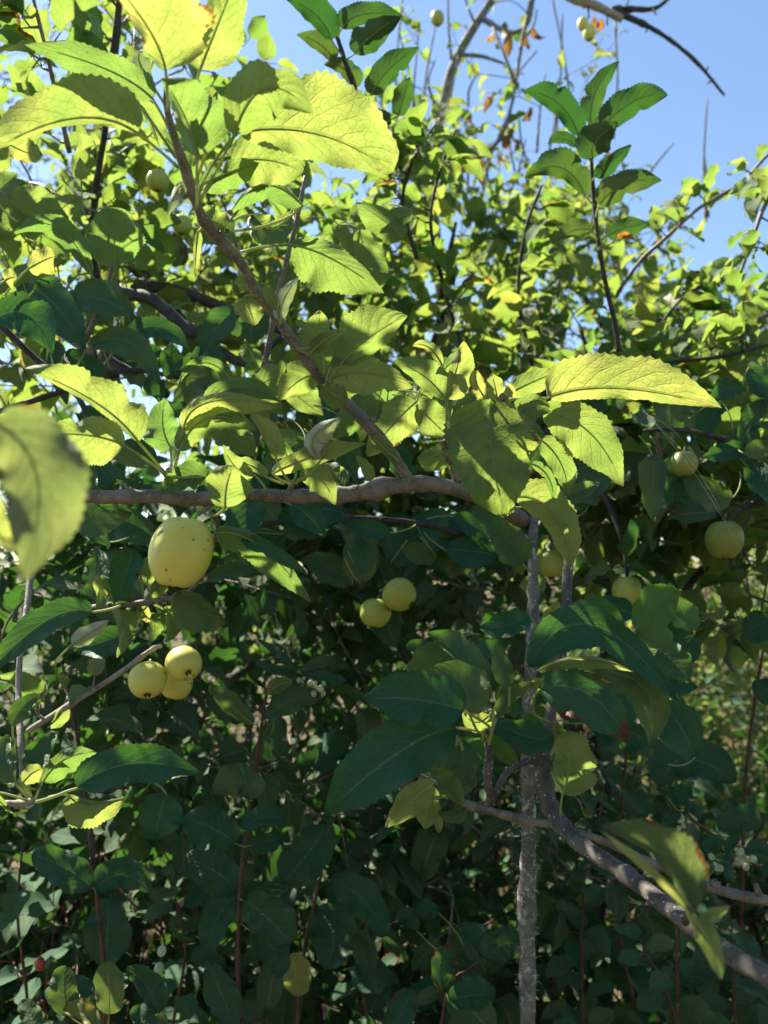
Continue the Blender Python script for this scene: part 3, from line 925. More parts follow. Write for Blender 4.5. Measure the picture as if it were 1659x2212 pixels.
GB = 'apple branches reaching into the view'
leafy_branch('thin leafy branch slanting up to the right edge against the blue sky', [(1330, 640, 1.7, 4.5), (1380, 568, 1.65, 4.2), (1440, 512, 1.6, 4), (1510, 450, 1.58, 3.8), (1600, 395, 1.55, 3.4), (1660, 333, 1.52, 3), (1740, 260, 1.5, 2.5)], 13, 0.052, yel=0.35, brn=0.25, tags=GB)
leafy_branch('dark bare-ended branch slanting up to the right edge below the blue sky', [(1470, 795, 1.6, 5), (1560, 737, 1.55, 4.6), (1659, 680, 1.5, 4.2), (1740, 640, 1.5, 3.8)], 9, 0.055, tags=GB)
leafy_branch('dark drooping branch with shadowed leaves at the right edge', [(1720, 350, 1.3, 4), (1655, 440, 1.3, 3.6), (1625, 520, 1.3, 3), (1600, 590, 1.32, 2)], 9, 0.05, brn=0.4, tags=GB)
leafy_branch('leafy shoot rising at the left edge of the top corner', [(150, 330, 1.1, 3.5), (120, 200, 1.05, 3), (100, 110, 1.0, 2.6), (75, 10, 1.0, 2.2), (60, -60, 1.0, 2)], 9, 0.06, yel=0.3, tags=GB)
leafy_branch('upright dark shoot behind the big top leaves, left of the diagonal shoot', [(190, 570, 1.25, 5.5), (205, 420, 1.2, 5), (228, 270, 1.15, 4.5), (250, 60, 1.1, 3.6), (262, -50, 1.1, 3)], 9, 0.065, m='dark', yel=0.3, tags=GB)
leafy_branch('twig with narrow pale leaves under the right hand glowing leaf', [(1480, 1140, 1.2, 4), (1440, 1030, 1.15, 3.4), (1420, 950, 1.1, 2.6), (1440, 900, 1.1, 2)], 5, 0.055, tags=GB)
leafy_branch('thin slanting twig carrying the cluster of three apples', [(60, 1580, .95, 3.6), (170, 1510, .95, 3.4), (250, 1460, .95, 3.2), (325, 1405, .95, 2.8), (350, 1395, .95, 2.2)], 3, 0.055, m='pale', tags=GB, reach=.5)
leafy_branch('dark twig hanging behind the big yellow apple', [(200, 1310, .86, 2.2), (280, 1308, .84, 2.4), (330, 1300, .83, 2.6), (380, 1290, .83, 2.4)], 3, 0.05, tags=GB)


leafy_branch('stout dark limb slanting down behind the diagonal shoot in the upper left', [(250, 632, 1.12, 9.5), (285, 637, 1.1, 9), (330, 648, 1.08, 8.4), (400, 706, 1.06, 8), (450, 745, 1.06, 7.6), (530, 785, 1.06, 6), (570, 760, 1.06, 4.4), (610, 728, 1.06, 3)], 3, 0.06, m='dark', tags=GB, mt='thick')
leafy_branch('second dark limb higher behind the diagonal shoot', [(285, 625, 1.3, 9), (350, 622, 1.3, 10), (450, 652, 1.32, 10), (550, 697, 1.34, 8.5), (640, 722, 1.36, 6)], 2, 0.06, m='dark', tags=GB, mt='thick')
leafy_branch('dark twig low in the left behind the pale leaves', [(225, 770, .98, 5), (285, 805, .97, 6), (320, 828, .97, 5.4), (362, 855, .96, 4)], 1, 0.05, m='dark', tags=GB, mt='thick')
leafy_branch('twig holding the pair of green apples', [(1000, 1120, 1.2, 4.4), (930, 1190, 1.15, 3.6), (885, 1235, 1.13, 3), (868, 1256, 1.125, 2.4), (835, 1290, 1.135, 1.8)], 3, 0.06, m='dark', tags=GB, mt='thick', reach=.4)
leafy_branch('dark twig holding the apple that hangs against the sunny gap', [(1300, 1060, 1.2, 4.4), (1335, 1140, 1.17, 3.6), (1352, 1210, 1.16, 2.6), (1354, 1246, 1.155, 2)], 3, 0.06, m='dark', tags=GB, mt='thick')
leafy_branch('dark twig with the dim apple at the right edge', [(1720, 1010, 1.15, 5), (1650, 1070, 1.12, 4), (1590, 1110, 1.09, 3), (1568, 1130, 1.08, 2)], 4, 0.065, m='dark', tags=GB, mt='thick')


leafy_branch('arching leafy twig rising in the upper middle before the old bare tree', [(1010, 800, 1.4, 4.4), (965, 640, 1.36, 3.8), (930, 480, 1.32, 3), (960, 340, 1.3, 2.2), (985, 280, 1.3, 1.6)], 12, 0.062, m='dark', tags=GB, mt='crown', yel=.35)
leafy_branch('leafy twig left of the upright dark leaved shoot', [(1150, 790, 1.45, 4), (1120, 640, 1.42, 3.4), (1135, 500, 1.4, 2.8), (1170, 400, 1.38, 2)], 11, 0.062, m='dark', tags=GB, mt='crown', yel=.35)
leafy_branch('leafy twig right of the upright dark leaved shoot, low against the sky', [(1400, 840, 1.4, 4), (1420, 720, 1.4, 3.2), (1480, 640, 1.4, 2.6), (1560, 600, 1.4, 2)], 11, 0.06, m='dark', tags=GB, mt='crown', yel=.3)
leafy_branch('leafy twig reaching toward the right edge above the glowing leaf', [(1280, 860, 1.3, 4), (1420, 790, 1.28, 3.4), (1560, 770, 1.25, 2.8), (1680, 740, 1.25, 2)], 12, 0.062, m='dark', tags=GB, mt='crown', yel=.25)
leafy_branch('leafy twig in the middle just above the big glowing crown leaf', [(900, 560, 1.3, 4), (870, 430, 1.28, 3.2), (900, 330, 1.26, 2.4), (940, 270, 1.25, 1.8)], 9, 0.062, m='dark', tags=GB, mt='crown', yel=.3)


# ---------------------------------------------------------------- bare branch at the top right
r = thing('dead_branch', P(1240, -20, 2.2), 'bare dead branch with a dark tip reaching across the sky at the top right', 'branch')
stem('stem', r, [(1180, -40, 2.2, 14), (1240, -5, 2.2, 13), (1290, 14, 2.2, 12), (1345, 42, 2.2, 10.5)], M['pale'])
stem('side_branch', r, [(1335, 28, 2.2, 9), (1400, 57, 2.2, 7), (1455, 92, 2.2, 5.6), (1508, 138, 2.2, 4.6), (1565, 206, 2.2, 3.4)], M['dark'])
stem('side_branch', r, [(1320, 20, 2.21, 8), (1370, 20, 2.21, 8), (1415, 18, 2.21, 6.5), (1450, -8, 2.21, 5)], M['dark'])
for a, b, c, d in [(1455, 92, 1448, 80), (1490, 122, 1478, 112), (1525, 155, 1530, 143), (1541, 172, 1528, 180), (1400, 57, 1395, 70), (1350, 20, 1362, -10), (1270, 10, 1272, 40), (1310, 25, 1312, 55), (1330, 45, 1331, 75), (1410, 20, 1418, 32)]:
    stem('twig', r, [(a, b, 2.2, 2.6), (c, d, 2.19, 1.6)], M['dark'], 6)
for a, b in [(1296, 42), (1282, 38)]:
    lf = leaf_mesh('leaf', [(Q(a, b, 2.19), np.array([.2, 0, -1]), np.array([.5, -1, .2]), .04, .012, .4, .9, .5)], 'hi')
    link_mesh('leaf', lf, M['dead'], r)

# far leafless tree whose fine twigs fill the top left corner
r = thing('bare_tree', (-5.6, 9.0, 0), 'leafless tree far off in the top left corner with fine bluish twigs', 'tree')
tb = Tubes()
tb.add([(-5.6, 9, -.1), (-5.5, 9, 2.5), (-5.3, 9, 5.0), (-5.2, 9, 7.5)], [.14, .11, .07, .03], 8)
tb.build('trunk', M['dark'], r)
tb = Tubes()
for i in range(70):
    z0 = 2.5 + RNG.random() * 5
    p = np.array([-5.45, 9, z0])
    d = np.array([RNG.normal() * .9, RNG.normal() * .6, .8])
    pts = [p]
    for k in range(6):
        d = d / np.linalg.norm(d) + RNG.normal(size=3) * .25
        p = p + d / np.linalg.norm(d) * .33
        pts.append(p)
        if k > 1:
            for _ in range(2):
                e = d + RNG.normal(size=3) * .6
                e = e / np.linalg.norm(e)
                tb.add([p, p + e * .3, p + e * .5 + RNG.normal(size=3) * .1], [.006, .004, .003], 4)
    tb.add(pts, list(np.linspace(.018, .005, 7)), 5)
t = tb.build('twigs', M['dark'], r)
t['kind'] = 'stuff'


# ---------------------------------------------------------------- foreground boughs, leaf by leaf
def bough(name, label, paths, leaves, cat='branch', group=GB, m='twig', rough=0.06):
    root = thing(name, P(*paths[0][0][:3]), label, cat, group)
    for i, p in enumerate(paths):
        stem('stem' if i == 0 else 'twig', root, p, M[m], 12, rough)
    for s in leaves:
        o = s[12] if len(s) > 12 else {}
        hero_leaf(root, s, o.get('mat', 'leaf'))
    return root


def buds(root, spots, m='twig'):
    for px, py, d, r_, dx, dy in spots:
        pts = [P(px, py, d), P(px + dx * .4, py + dy * .4, d), P(px + dx * .8, py + dy * .8, d), P(px + dx, py + dy, d)]
        Tubes().add(pts, [r_ * .8 / 1000, r_ / 1000, r_ * .6 / 1000, .0004], 8).build('bud', M[m], root)


FELT = {'k': -.2, 'rnd': .1}
hero = bough('apple_branch', 'long horizontal apple branch with a diagonal leafy shoot rising to the top left', [
    [(150, 1070, .66, 5.38), (240, 1074, .66, 5.89), (330, 1072, .665, 5.89), (420, 1078, .67, 6.14), (540, 1070, .68, 5.89), (640, 1072, .69, 5.76), (730, 1070, .70, 6.27), (800, 1060, .705, 7.17), (860, 1048, .71, 8.45), (930, 1046, .72, 7.42), (1000, 1062, .74, 6.66), (1060, 1085, .78, 6.91), (1130, 1125, .82, 7.94)],
    [(885, 1042, .71, 5.29), (860, 1000, .705, 4.83), (835, 962, .70, 4.60), (785, 908, .69, 5.75), (745, 868, .685, 4.60), (700, 828, .675, 4.48), (650, 760, .66, 4.37), (602, 692, .645, 4.25), (550, 622, .63, 4.25), (515, 560, .615, 4.14), (462, 505, .60, 4.83), (428, 450, .585, 3.45), (398, 360, .57, 3.45), (378, 300, .56, 2.99), (362, 240, .55, 2.30), (358, 180, .545, 1.61)],
    [(985, 1055, .735, 3.2), (982, 1030, .732, 3.0), (975, 1005, .73, 2.2)],
    [(370, 1075, .665, 3.6), (366, 1045, .66, 3.4), (366, 1020, .655, 3.0)],
    [(470, 1080, .675, 2.4), (445, 1098, .67, 2.0), (428, 1112, .665, 1.6)],
    [(620, 1070, .69, 2.4), (628, 1055, .685, 2.6), (632, 1044, .68, 2.2)],
    [(775, 1062, .70, 2.2), (770, 1050, .698, 1.8)],
], [
    # crown of the diagonal shoot
    ('u', 298, 288, 150, 258, -45, 345, 14, 92, .54, 385, 362, {'cup': .2, 'yel': .35, 'rnd': .3, 'label': 'long glowing leaf at the left edge with a half shadow'}),
    ('u', 330, 214, 225, 148, 52, 96, 34, 40, .57, 372, 300, {'cup': .3, 'yel': .1, 'rnd': .9}),
    ('u', 358, 152, 318, 58, 225, -60, 26, 128, .50, 362, 240, {'cup': .1, 'yel': .9, 'brn': .30, 'rnd': .2, 'label': 'yellowing leaf with orange blotches at the top edge'}),
    ('u', 432, 148, 468, 60, 520, -70, 62, 62, .53, 405, 260, {'cup': .15, 'yel': .3, 'rnd': .2}),
    ('u', 424, 338, 398, 250, 348, 168, 22, 84, .53, 424, 452, {'cup': .5, 'yel': .1, 'rnd': .8}),
    ('u', 505, 292, 575, 190, 674, 245, 60, 70, .52, 430, 432, {'cup': .5, 'yel': .2, 'rnd': .6, 'wave': .25, 'label': 'rounded leaf with a white felted curled edge'}),
    ('u', 515, 284, 690, 290, 848, 374, 122, 58, .56, 425, 440, {'cup': .2, 'yel': .35, 'rnd': .2, 'blunt': True, 'label': 'broadest glowing leaf of the diagonal shoot'}),
    ('u', 498, 352, 575, 345, 655, 372, 66, 62, .60, 428, 448, {'cup': .15, 'yel': .2, 'rnd': .2, 'blunt': True}),
    ('u', 432, 400, 495, 372, 560, 352, 26, 40, .60, 432, 455, {'rnd': .7}),
    ('u', 400, 428, 388, 405, 360, 468, 30, 10, .58, 410, 400, {'mat': 'felt', 'k': .1, 'rnd': .0, 'yel': 0}),
    ('u', 655, 448, 570, 402, 496, 464, 34, 8, .62, 470, 500, {'rnd': .8, 'ad': .6}),
    ('t', 545, 462, 590, 490, 634, 452, 26, 40, .64, 475, 505, {'rnd': .2, 'ad': .6}),
    ('t', 425, 470, None, None, 466, 444, 14, 22, .60, 440, 490, {'rnd': .3}),
    ('t', 500, 502, 470, 480, 428, 472, 16, 26, .60, 470, 508, {'rnd': .1, 'wave': .3}),
    ('u', 430, 500, 425, 540, 422, 600, 10, 8, .60, 440, 490, {'rnd': .2, 'yel': .3}),
    ('u', 470, 200, 455, 240, 460, 320, 40, 40, .57, 420, 400, {'rnd': .4, 'yel': .2}),
    ('u', 320, 170, 300, 130, 308, 110, 14, 22, .58, 365, 240, {'mat': 'felt', 'rnd': .1}),
    ('u', 300, 220, 330, 270, 345, 320, 30, 8, .58, 380, 340, {'rnd': .1, 'yel': .1}),
    # along the diagonal shoot
    ('u', 545, 625, 530, 610, 505, 612, 18, 18, .64, 560, 640, {'yel': .4}),
    ('u', 528, 640, 540, 668, 552, 703, 34, 32, .63, 560, 640, {'yel': .4, 'rnd': .1}),
    ('u', 607, 690, 612, 650, 646, 598, 18, 18, .63, 605, 700, {'mat': 'felt', 'rnd': .0, 'yel': .0, 'k': -.1}),
    ('u', 600, 672, 585, 640, 558, 606, 14, 12, .63, 603, 694, {'yel': .2}),
    ('u', 628, 527, 720, 560, 830, 634, 30, 75, .62, 520, 545, {'rnd': .7, 'yel': .15, 'ad': .615, 'cup': .3}),
    ('u', 737, 782, 798, 728, 880, 682, 68, 34, .66, 705, 830, {'rnd': .6, 'yel': .2, 'wave': .25}),
    ('u', 668, 752, 686, 715, 690, 670, 34, 28, .65, 640, 750, {'rnd': .4, 'yel': .3}),
    ('u', 690, 740, 662, 708, 634, 692, 9, 9, .66, 700, 810, {'rnd': .5}),
    ('u', 668, 764, 700, 735, 746, 712, 16, 16, .65, 640, 750, {'rnd': .3, 'yel': .3}),
    ('u', 700, 815, 655, 818, 600, 868, 30, 44, .67, None, None, {'yel': .35, 'rnd': .1, 'label': 'clear yellow green leaf left of the diagonal shoot'}),
    ('u', 712, 818, 795, 805, 892, 838, 34, 46, .67, 702, 832, {'yel': .4, 'rnd': .2}),
    ('u', 700, 832, 722, 852, 752, 864, 26, 30, .655, 698, 832, {'yel': .3, 'rnd': .4, 'blunt': True}),
    ('t', 715, 790, None, None, 748, 752, 12, 14, .66, 705, 825, {'rnd': .8}),
    ('u', 900, 868, 852, 915, 792, 986, 44, 42, .68, 905, 845, {'rnd': .5, 'yel': .3}),
    ('u', 890, 868, 930, 905, 970, 946, 36, 34, .69, 880, 850, {'rnd': .4, 'yel': .25}),
    ('u', 976, 962, 938, 985, 900, 990, 36, 22, .70, 978, 1005, {'rnd': .5, 'yel': .2}),
    ('u', 860, 995, 820, 960, 800, 940, 12, 14, .70, 858, 1000, {'yel': .3}),
    # left spur
    ('u', 300, 955, 205, 868, 52, 796, 12, 62, .60, 362, 1026, {'yel': .35, 'rnd': .1, 'cup': .4, 'wave': .35, 'ad': .65, 'label': 'long wavy pale green leaf pointing left'}),
    ('u', 268, 962, 185, 940, 80, 942, 60, 42, .575, 358, 1030, {'yel': .35, 'rnd': .2, 'ad': .65}),
    ('u', 368, 966, 352, 920, 358, 862, 42, 36, .62, 368, 1022, {'yel': .0, 'rnd': .9, 'k': -.2}),
    ('u', 396, 932, 452, 868, 606, 880, 18, 44, .60, 374, 1022, {'yel': .35, 'rnd': .1, 'cup': .3, 'ad': .65}),
    ('t', 440, 870, 520, 838, 604, 868, 26, 22, .605, None, None, {'rnd': .4, 'k': .4}),
    ('u', 386, 975, 452, 902, 556, 930, 28, 34, .61, 376, 1024, {'yel': .1, 'rnd': .6, 'ad': .65}),
    ('u', 596, 992, 582, 945, 542, 892, 12, 28, .63, 625, 1040, {'yel': .3, 'rnd': .1}),
    ('t', 445, 1030, 398, 1030, 345, 1068, 30, 30, .63, 372, 1030, {'rnd': .7, 'k': .3}),
    ('u', 486, 1096, 490, 1050, 505, 1006, 44, 54, .62, 440, 1108, {'rnd': .5, 'yel': .25, 'blunt': True, 'ad': .665}),
    ('u', 548, 1025, 510, 1010, 482, 960, 14, 22, .64, 575, 1060, {'rnd': .3, 'yel': .2}),
    ('u', 575, 1030, 540, 1005, 500, 1000, 10, 16, .65, 615, 1045, {'yel': .3}),
    # middle spur
    ('u', 692, 992, 676, 945, 738, 902, 16, 40, .64, 645, 1040, {'mat': 'felt', 'rnd': .0, 'yel': .1, 'cup': .6, 'label': 'felted pale leaf curled over like a hood'}),
    ('u', 588, 1022, 680, 985, 792, 958, 24, 20, .65, 632, 1046, {'yel': .3, 'rnd': .2}),
    ('t', 745, 1050, 722, 1025, 700, 1002, 30, 26, .72, 700, 1070, {'rnd': .3}),
    ('u', 648, 1032, 692, 1035, 724, 1092, 28, 34, .66, 640, 1046, {'yel': .3, 'rnd': .3}),
    ('u', 800, 1040, 790, 1010, 768, 985, 12, 14, .69, 775, 1056, {'yel': .3}),
    ('u', 640, 1020, 620, 985, 616, 955, 14, 16, .67, 632, 1044, {'rnd': .7}),
    # right end
    ('u', 965, 862, 985, 800, 1002, 736, 16, 40, .68, 975, 1000, {'yel': .4, 'rnd': .1}),
    ('u', 962, 862, 915, 812, 850, 780, 22, 38, .68, 975, 1000, {'yel': .15, 'rnd': .5}),
    ('u', 955, 790, 925, 750, 890, 748, 10, 14, .70, 970, 860, {'yel': .3, 'brn': .3}),
    ('t', 1060, 862, 1062, 985, 1092, 1118, 98, 98, .62, 985, 1030, {'k': .25, 'cup': .25, 'yel': .1, 'rnd': .1, 'ad': .735, 'label': 'big dark leaf hanging in front of the branch, half sunlit, with a small hole'}),
    ('t', 1100, 905, 1148, 878, 1192, 892, 26, 34, .63, 1045, 870, {'rnd': .1, 'k': .5}),
    ('u', 1172, 885, 1275, 935, 1346, 1052, 46, 62, .66, 1080, 870, {'rnd': .7, 'yel': .25, 'label': 'drooping translucent leaf with a pale tip'}),
    ('u', 1168, 948, 1212, 1000, 1226, 1068, 30, 28, .68, 1090, 880, {'rnd': .7, 'yel': .2}),
    ('u', 1148, 1000, 1185, 1030, 1196, 1086, 12, 12, .67, 1100, 980, {'rnd': .6}),
    ('u', 1182, 858, 1340, 838, 1560, 882, 78, 26, .64, 1100, 862, {'k': -.35, 'yel': .5, 'rnd': .1, 'brn': .12, 'cup': .2, 'label': 'long glowing leaf pointing right with orange blotches'}),
    ('u', 1095, 852, 1150, 825, 1216, 800, 26, 26, .69, 1060, 870, {'yel': .3, 'rnd': .3}),
    ('u', 1075, 872, 1070, 840, 1062, 806, 22, 22, .67, 1050, 880, {'yel': .5, 'rnd': .1}),
    ('u', 1050, 862, 1030, 830, 1028, 795, 16, 20, .68, 1050, 880, {'yel': .6, 'brn': .35, 'rnd': .1}),
    ('u', 1085, 870, 1100, 850, 1096, 826, 12, 14, .66, 1060, 880, {'yel': .8, 'rnd': .1}),
    ('u', 1112, 1072, 1196, 1108, 1232, 1232, 48, 36, .70, 1070, 1090, {'rnd': .7, 'yel': .5, 'ad': .78, 'label': 'dull yellow green leaf hanging over the grey stem'}),
    ('t', 1168, 1092, 1230, 1070, 1296, 1042, 24, 26, .76, 1090, 1095, {'rnd': .4, 'ad': .79}),
    ('u', 1110, 1085, 1095, 1100, 1085, 1118, 14, 16, .72, 1085, 1095, {'yel': .5, 'ad': .79}),
])
buds(hero, [(366, 1022, .655, 3.0, -4, -14), (372, 1020, .655, 2.6, 8, -12), (462, 503, .60, 3.2, -18, -10), (1084, 868, .66, 4, 2, -20), (495, 462, .6, 3, 6, -8), (800, 905, .69, 3.0, 14, 6), (630, 1046, .68, 2.6, 4, -10), (700, 830, .675, 3, 6, -12), (604, 692, .645, 3, 8, -10)])

bough('apple_branch', 'upright shoot with dark leaves standing against the blue sky on the right', [
    [(1338, 760, 1.16, 3.6), (1328, 700, 1.15, 3.4), (1306, 600, 1.13, 3.2), (1290, 500, 1.12, 3), (1278, 350, 1.10, 2.6), (1284, 280, 1.09, 1.8)]], [
    ('u', 1276, 266, 1288, 195, 1338, 132, 24, 22, 1.08, 1283, 290, {'mat': 'thick', 'rnd': .8, 'yel': .1, 'k': -.3}),
    ('u', 1249, 292, 1204, 222, 1130, 197, 24, 38, 1.08, 1280, 330, {'mat': 'thick', 'rnd': 1, 'yel': 0}),
    ('u', 1300, 276, 1370, 218, 1443, 206, 36, 30, 1.08, 1281, 330, {'mat': 'thick', 'rnd': 1, 'yel': .05}),
    ('u', 1280, 342, 1288, 305, 1336, 264, 40, 34, 1.05, 1279, 350, {'mat': 'thick', 'rnd': .8, 'yel': .1}),
    ('u', 1285, 382, 1320, 350, 1364, 312, 16, 20, 1.09, 1280, 390, {'mat': 'thick', 'rnd': .9}),
    ('u', 1262, 420, 1210, 362, 1134, 386, 22, 42, 1.09, 1285, 445, {'mat': 'thick', 'rnd': .9, 'yel': .2}),
    ('u', 1294, 442, 1350, 398, 1430, 390, 32, 28, 1.09, 1287, 470, {'mat': 'thick', 'rnd': .8, 'yel': .25, 'brn': .2}),
    ('u', 1312, 512, 1350, 492, 1406, 484, 22, 24, 1.12, 1292, 540, {'mat': 'thick', 'rnd': .8}),
    ('u', 1276, 496, 1235, 500, 1190, 527, 12, 26, 1.12, 1291, 520, {'mat': 'thick', 'rnd': .7}),
    ('u', 1245, 318, 1215, 300, 1182, 312, 10, 18, 1.10, 1279, 350, {'mat': 'thick', 'rnd': .9}),
    ('u', 1335, 515, 1350, 508, 1372, 520, 9, 8, 1.10, 1294, 540, {'mat': 'orange', 'brn': .4, 'label': 'small orange leaf'}),
    ('u', 1268, 275, None, None, 1298, 246, 12, 14, 1.12, 1284, 290, {'mat': 'thick', 'rnd': .9})], m='dark')

bough('apple_branch', 'dark leaved shoot hanging in from the top edge in the middle', [
    [(690, -60, 1.05, 2.6), (702, 0, 1.05, 2.8), (725, 70, 1.06, 3), (748, 140, 1.08, 3.2), (775, 220, 1.12, 3.6), (800, 330, 1.2, 4)]], [
    ('u', 716, 86, 680, 30, 617, -2, 22, 40, 1.03, 740, 120, {'mat': 'thick', 'rnd': 1, 'yel': 0}),
    ('u', 738, 62, 785, 30, 872, 36, 30, 24, 1.03, 730, 80, {'mat': 'thick', 'rnd': .9, 'yel': .1}),
    ('u', 766, 116, 805, 75, 868, 34, 34, 30, 1.02, 745, 130, {'mat': 'thick', 'rnd': .9, 'yel': .05}),
    ('u', 802, 205, 840, 150, 906, 102, 32, 26, 1.05, 765, 200, {'mat': 'thick', 'rnd': .9, 'yel': .1}),
    ('u', 720, 130, 690, 95, 640, 75, 16, 26, 1.08, 745, 150, {'mat': 'thick', 'rnd': .5, 'yel': .3}),
    ('u', 770, 190, 745, 150, 700, 140, 16, 26, 1.10, 765, 205, {'mat': 'thick', 'rnd': .5, 'yel': .3}),
    ('u', 860, 250, None, None, 885, 165, 24, 20, 1.12, 790, 270, {'mat': 'thick', 'rnd': 1}),
    ('u', 800, 250, None, None, 845, 268, 22, 22, 1.14, 788, 270, {'mat': 'thick', 'rnd': .6})], m='dark')

bough('apple_branch', 'out of focus near twig with one large blotched leaf at the left edge', [
    [(-120, 760, .33, 2.6), (-80, 850, .32, 2.4), (-30, 905, .315, 2)]], [
    ('u', -12, 912, 84, 1040, 42, 1262, 104, 80, .285, -32, 903, {'mat': 'mottled', 'k': -.15, 'cup': .15, 'yel': .25, 'wave': .4, 'brn': .22, 'rnd': .5, 'rs': .8, 'label': 'large out of focus leaf, grey green with sunlit streaks'}),
    ('u', -40, 1000, -20, 1120, 40, 1190, 34, 40, .33, -40, 900, {'yel': .6, 'rnd': .1})])

bough('apple_branch', 'dark twig with bluish leaves behind the left spur', [
    [(-60, 640, .86, 4), (60, 760, .85, 3.6), (170, 860, .84, 3), (210, 985, .82, 2.2)]], [
    ('t', -12, 692, 60, 680, 114, 764, 46, 46, .78, -30, 690, {'mat': 'thick', 'rnd': .4, 'k': .35, 'label': 'grey green crinkled leaf near the left edge'}),
    ('t', 72, 626, 120, 660, 186, 752, 44, 48, .84, 40, 700, {'mat': 'thick', 'rnd': .1}),
    ('t', 160, 642, 222, 648, 288, 682, 46, 34, .86, 100, 780, {'mat': 'thick', 'rnd': .3}),
    ('t', 268, 735, 340, 706, 410, 756, 24, 26, .90, 170, 860, {'mat': 'thick', 'rnd': .1}),
    ('t', 195, 745, 285, 742, 346, 834, 28, 34, .82, 150, 840, {'mat': 'thick', 'rnd': .2, 'k': .4}),
    ('t', 140, 762, None, None, 234, 812, 24, 22, .84, 130, 830, {'mat': 'thick', 'rnd': .4}),
    ('t', 196, 1000, 205, 1080, 286, 1108, 24, 78, .72, 208, 985, {'mat': 'thick', 'rnd': .1, 'k': .3, 'label': 'broad teal leaf under the branch at the left'}),
    ('t', 470, 832, 430, 815, 372, 872, 40, 22, .84, 520, 850, {'mat': 'thick', 'rnd': 0}),
    ('u', 506, 826, 440, 784, 384, 832, 26, 16, .88, 540, 850, {'rnd': .6}),
    ('u', 60, 580, 100, 560, 118, 556, 30, 36, .80, 10, 640, {'yel': .7, 'rnd': 0}),
    ('u', 10, 605, None, None, 36, 600, 22, 26, .78, -20, 630, {'yel': .5, 'rnd': 0}),
    ('u', 225, 905, 260, 970, 330, 1010, 16, 24, .8, 205, 960, {'rnd': .9}),
    ('t', 240, 990, 300, 960, 345, 1010, 14, 34, .85, 205, 975, {'mat': 'thick', 'rnd': .6})], m='dark')

bough('apple_branch', 'shoot with round shaded leaf and slim leaves in the upper left', [
    [(150, 800, 1.0, 4), (210, 680, .98, 3.6), (238, 600, .96, 3), (245, 500, .95, 2.2)]], [
    ('u', 250, 578, 246, 510, 244, 447, 64, 62, .92, 238, 610, {'rnd': .9, 'yel': .1, 'blunt': True}),
    ('u', 198, 592, 120, 490, 27, 508, 24, 26, .90, 228, 640, {'rnd': .9, 'yel': 0}),
    ('u', 175, 388, None, None, 172, 340, 14, 15, .95, 180, 450, {'yel': .5, 'rnd': 0}),
    ('t', -12, 420, None, None, 38, 375, 28, 24, .9, 40, 480, {'rnd': .1}),
    ('u', 20, 310, 60, 330, 92, 334, 30, 24, .95, 0, 300, {'yel': .6, 'brn': .3})])

# ---------------------------------------------------------------- lower right boughs
lich = bough('apple_branch', 'straight grey upright stem crusted with lichen, lower right of the middle', [
    [(1138, 2330, .86, 9.03), (1140, 2200, .86, 9.03), (1139, 2000, .86, 8.60), (1141, 1800, .86, 8.26), (1140, 1650, .86, 7.91), (1142, 1500, .87, 7.40), (1150, 1380, .89, 6.71), (1152, 1260, .91, 6.02), (1150, 1180, .93, 5.16), (1160, 1080, .95, 4.30)]], [
    ('t', 1130, 1218, 1095, 1165, 1050, 1120, 40, 40, .85, 1152, 1240, {'rnd': .8, 'k': .3}),
    ('u', 1150, 1240, None, None, 1165, 1290, 26, 30, .95, 1150, 1220, {'rnd': .5})], m='bark', rough=0.12)
tb = Tubes()
for i in range(110):
    y = 1500 + RNG.random() ** 0.8 * 700
    if RNG.random() < .97:
        y = RNG.choice([1765, 1800, 1860, 1920, 1990, 2040, 1720, 2110]) + RNG.normal() * 14
    a = RNG.random() * 2 * math.pi
    p = P(1140, y, .86)
    o = Vector((math.cos(a), math.sin(a), 0.0))
    p = p + o * .0080
    d = o + Vector((0, 0, RNG.normal() * .6 - .1))
    for _ in range(3):
        e = (d + Vector(RNG.normal(size=3)) * .5).normalized()
        ln = .0016 + RNG.random() * .003
        f = (e + Vector(RNG.normal(size=3)) * .5).normalized()
        tb.add([p, p + e * ln, p + e * ln + f * ln * .7], [.00032, .00026, .00015], 4)
t = tb.build('lichen', M['lichen'], lich)
t['kind'] = 'stuff'

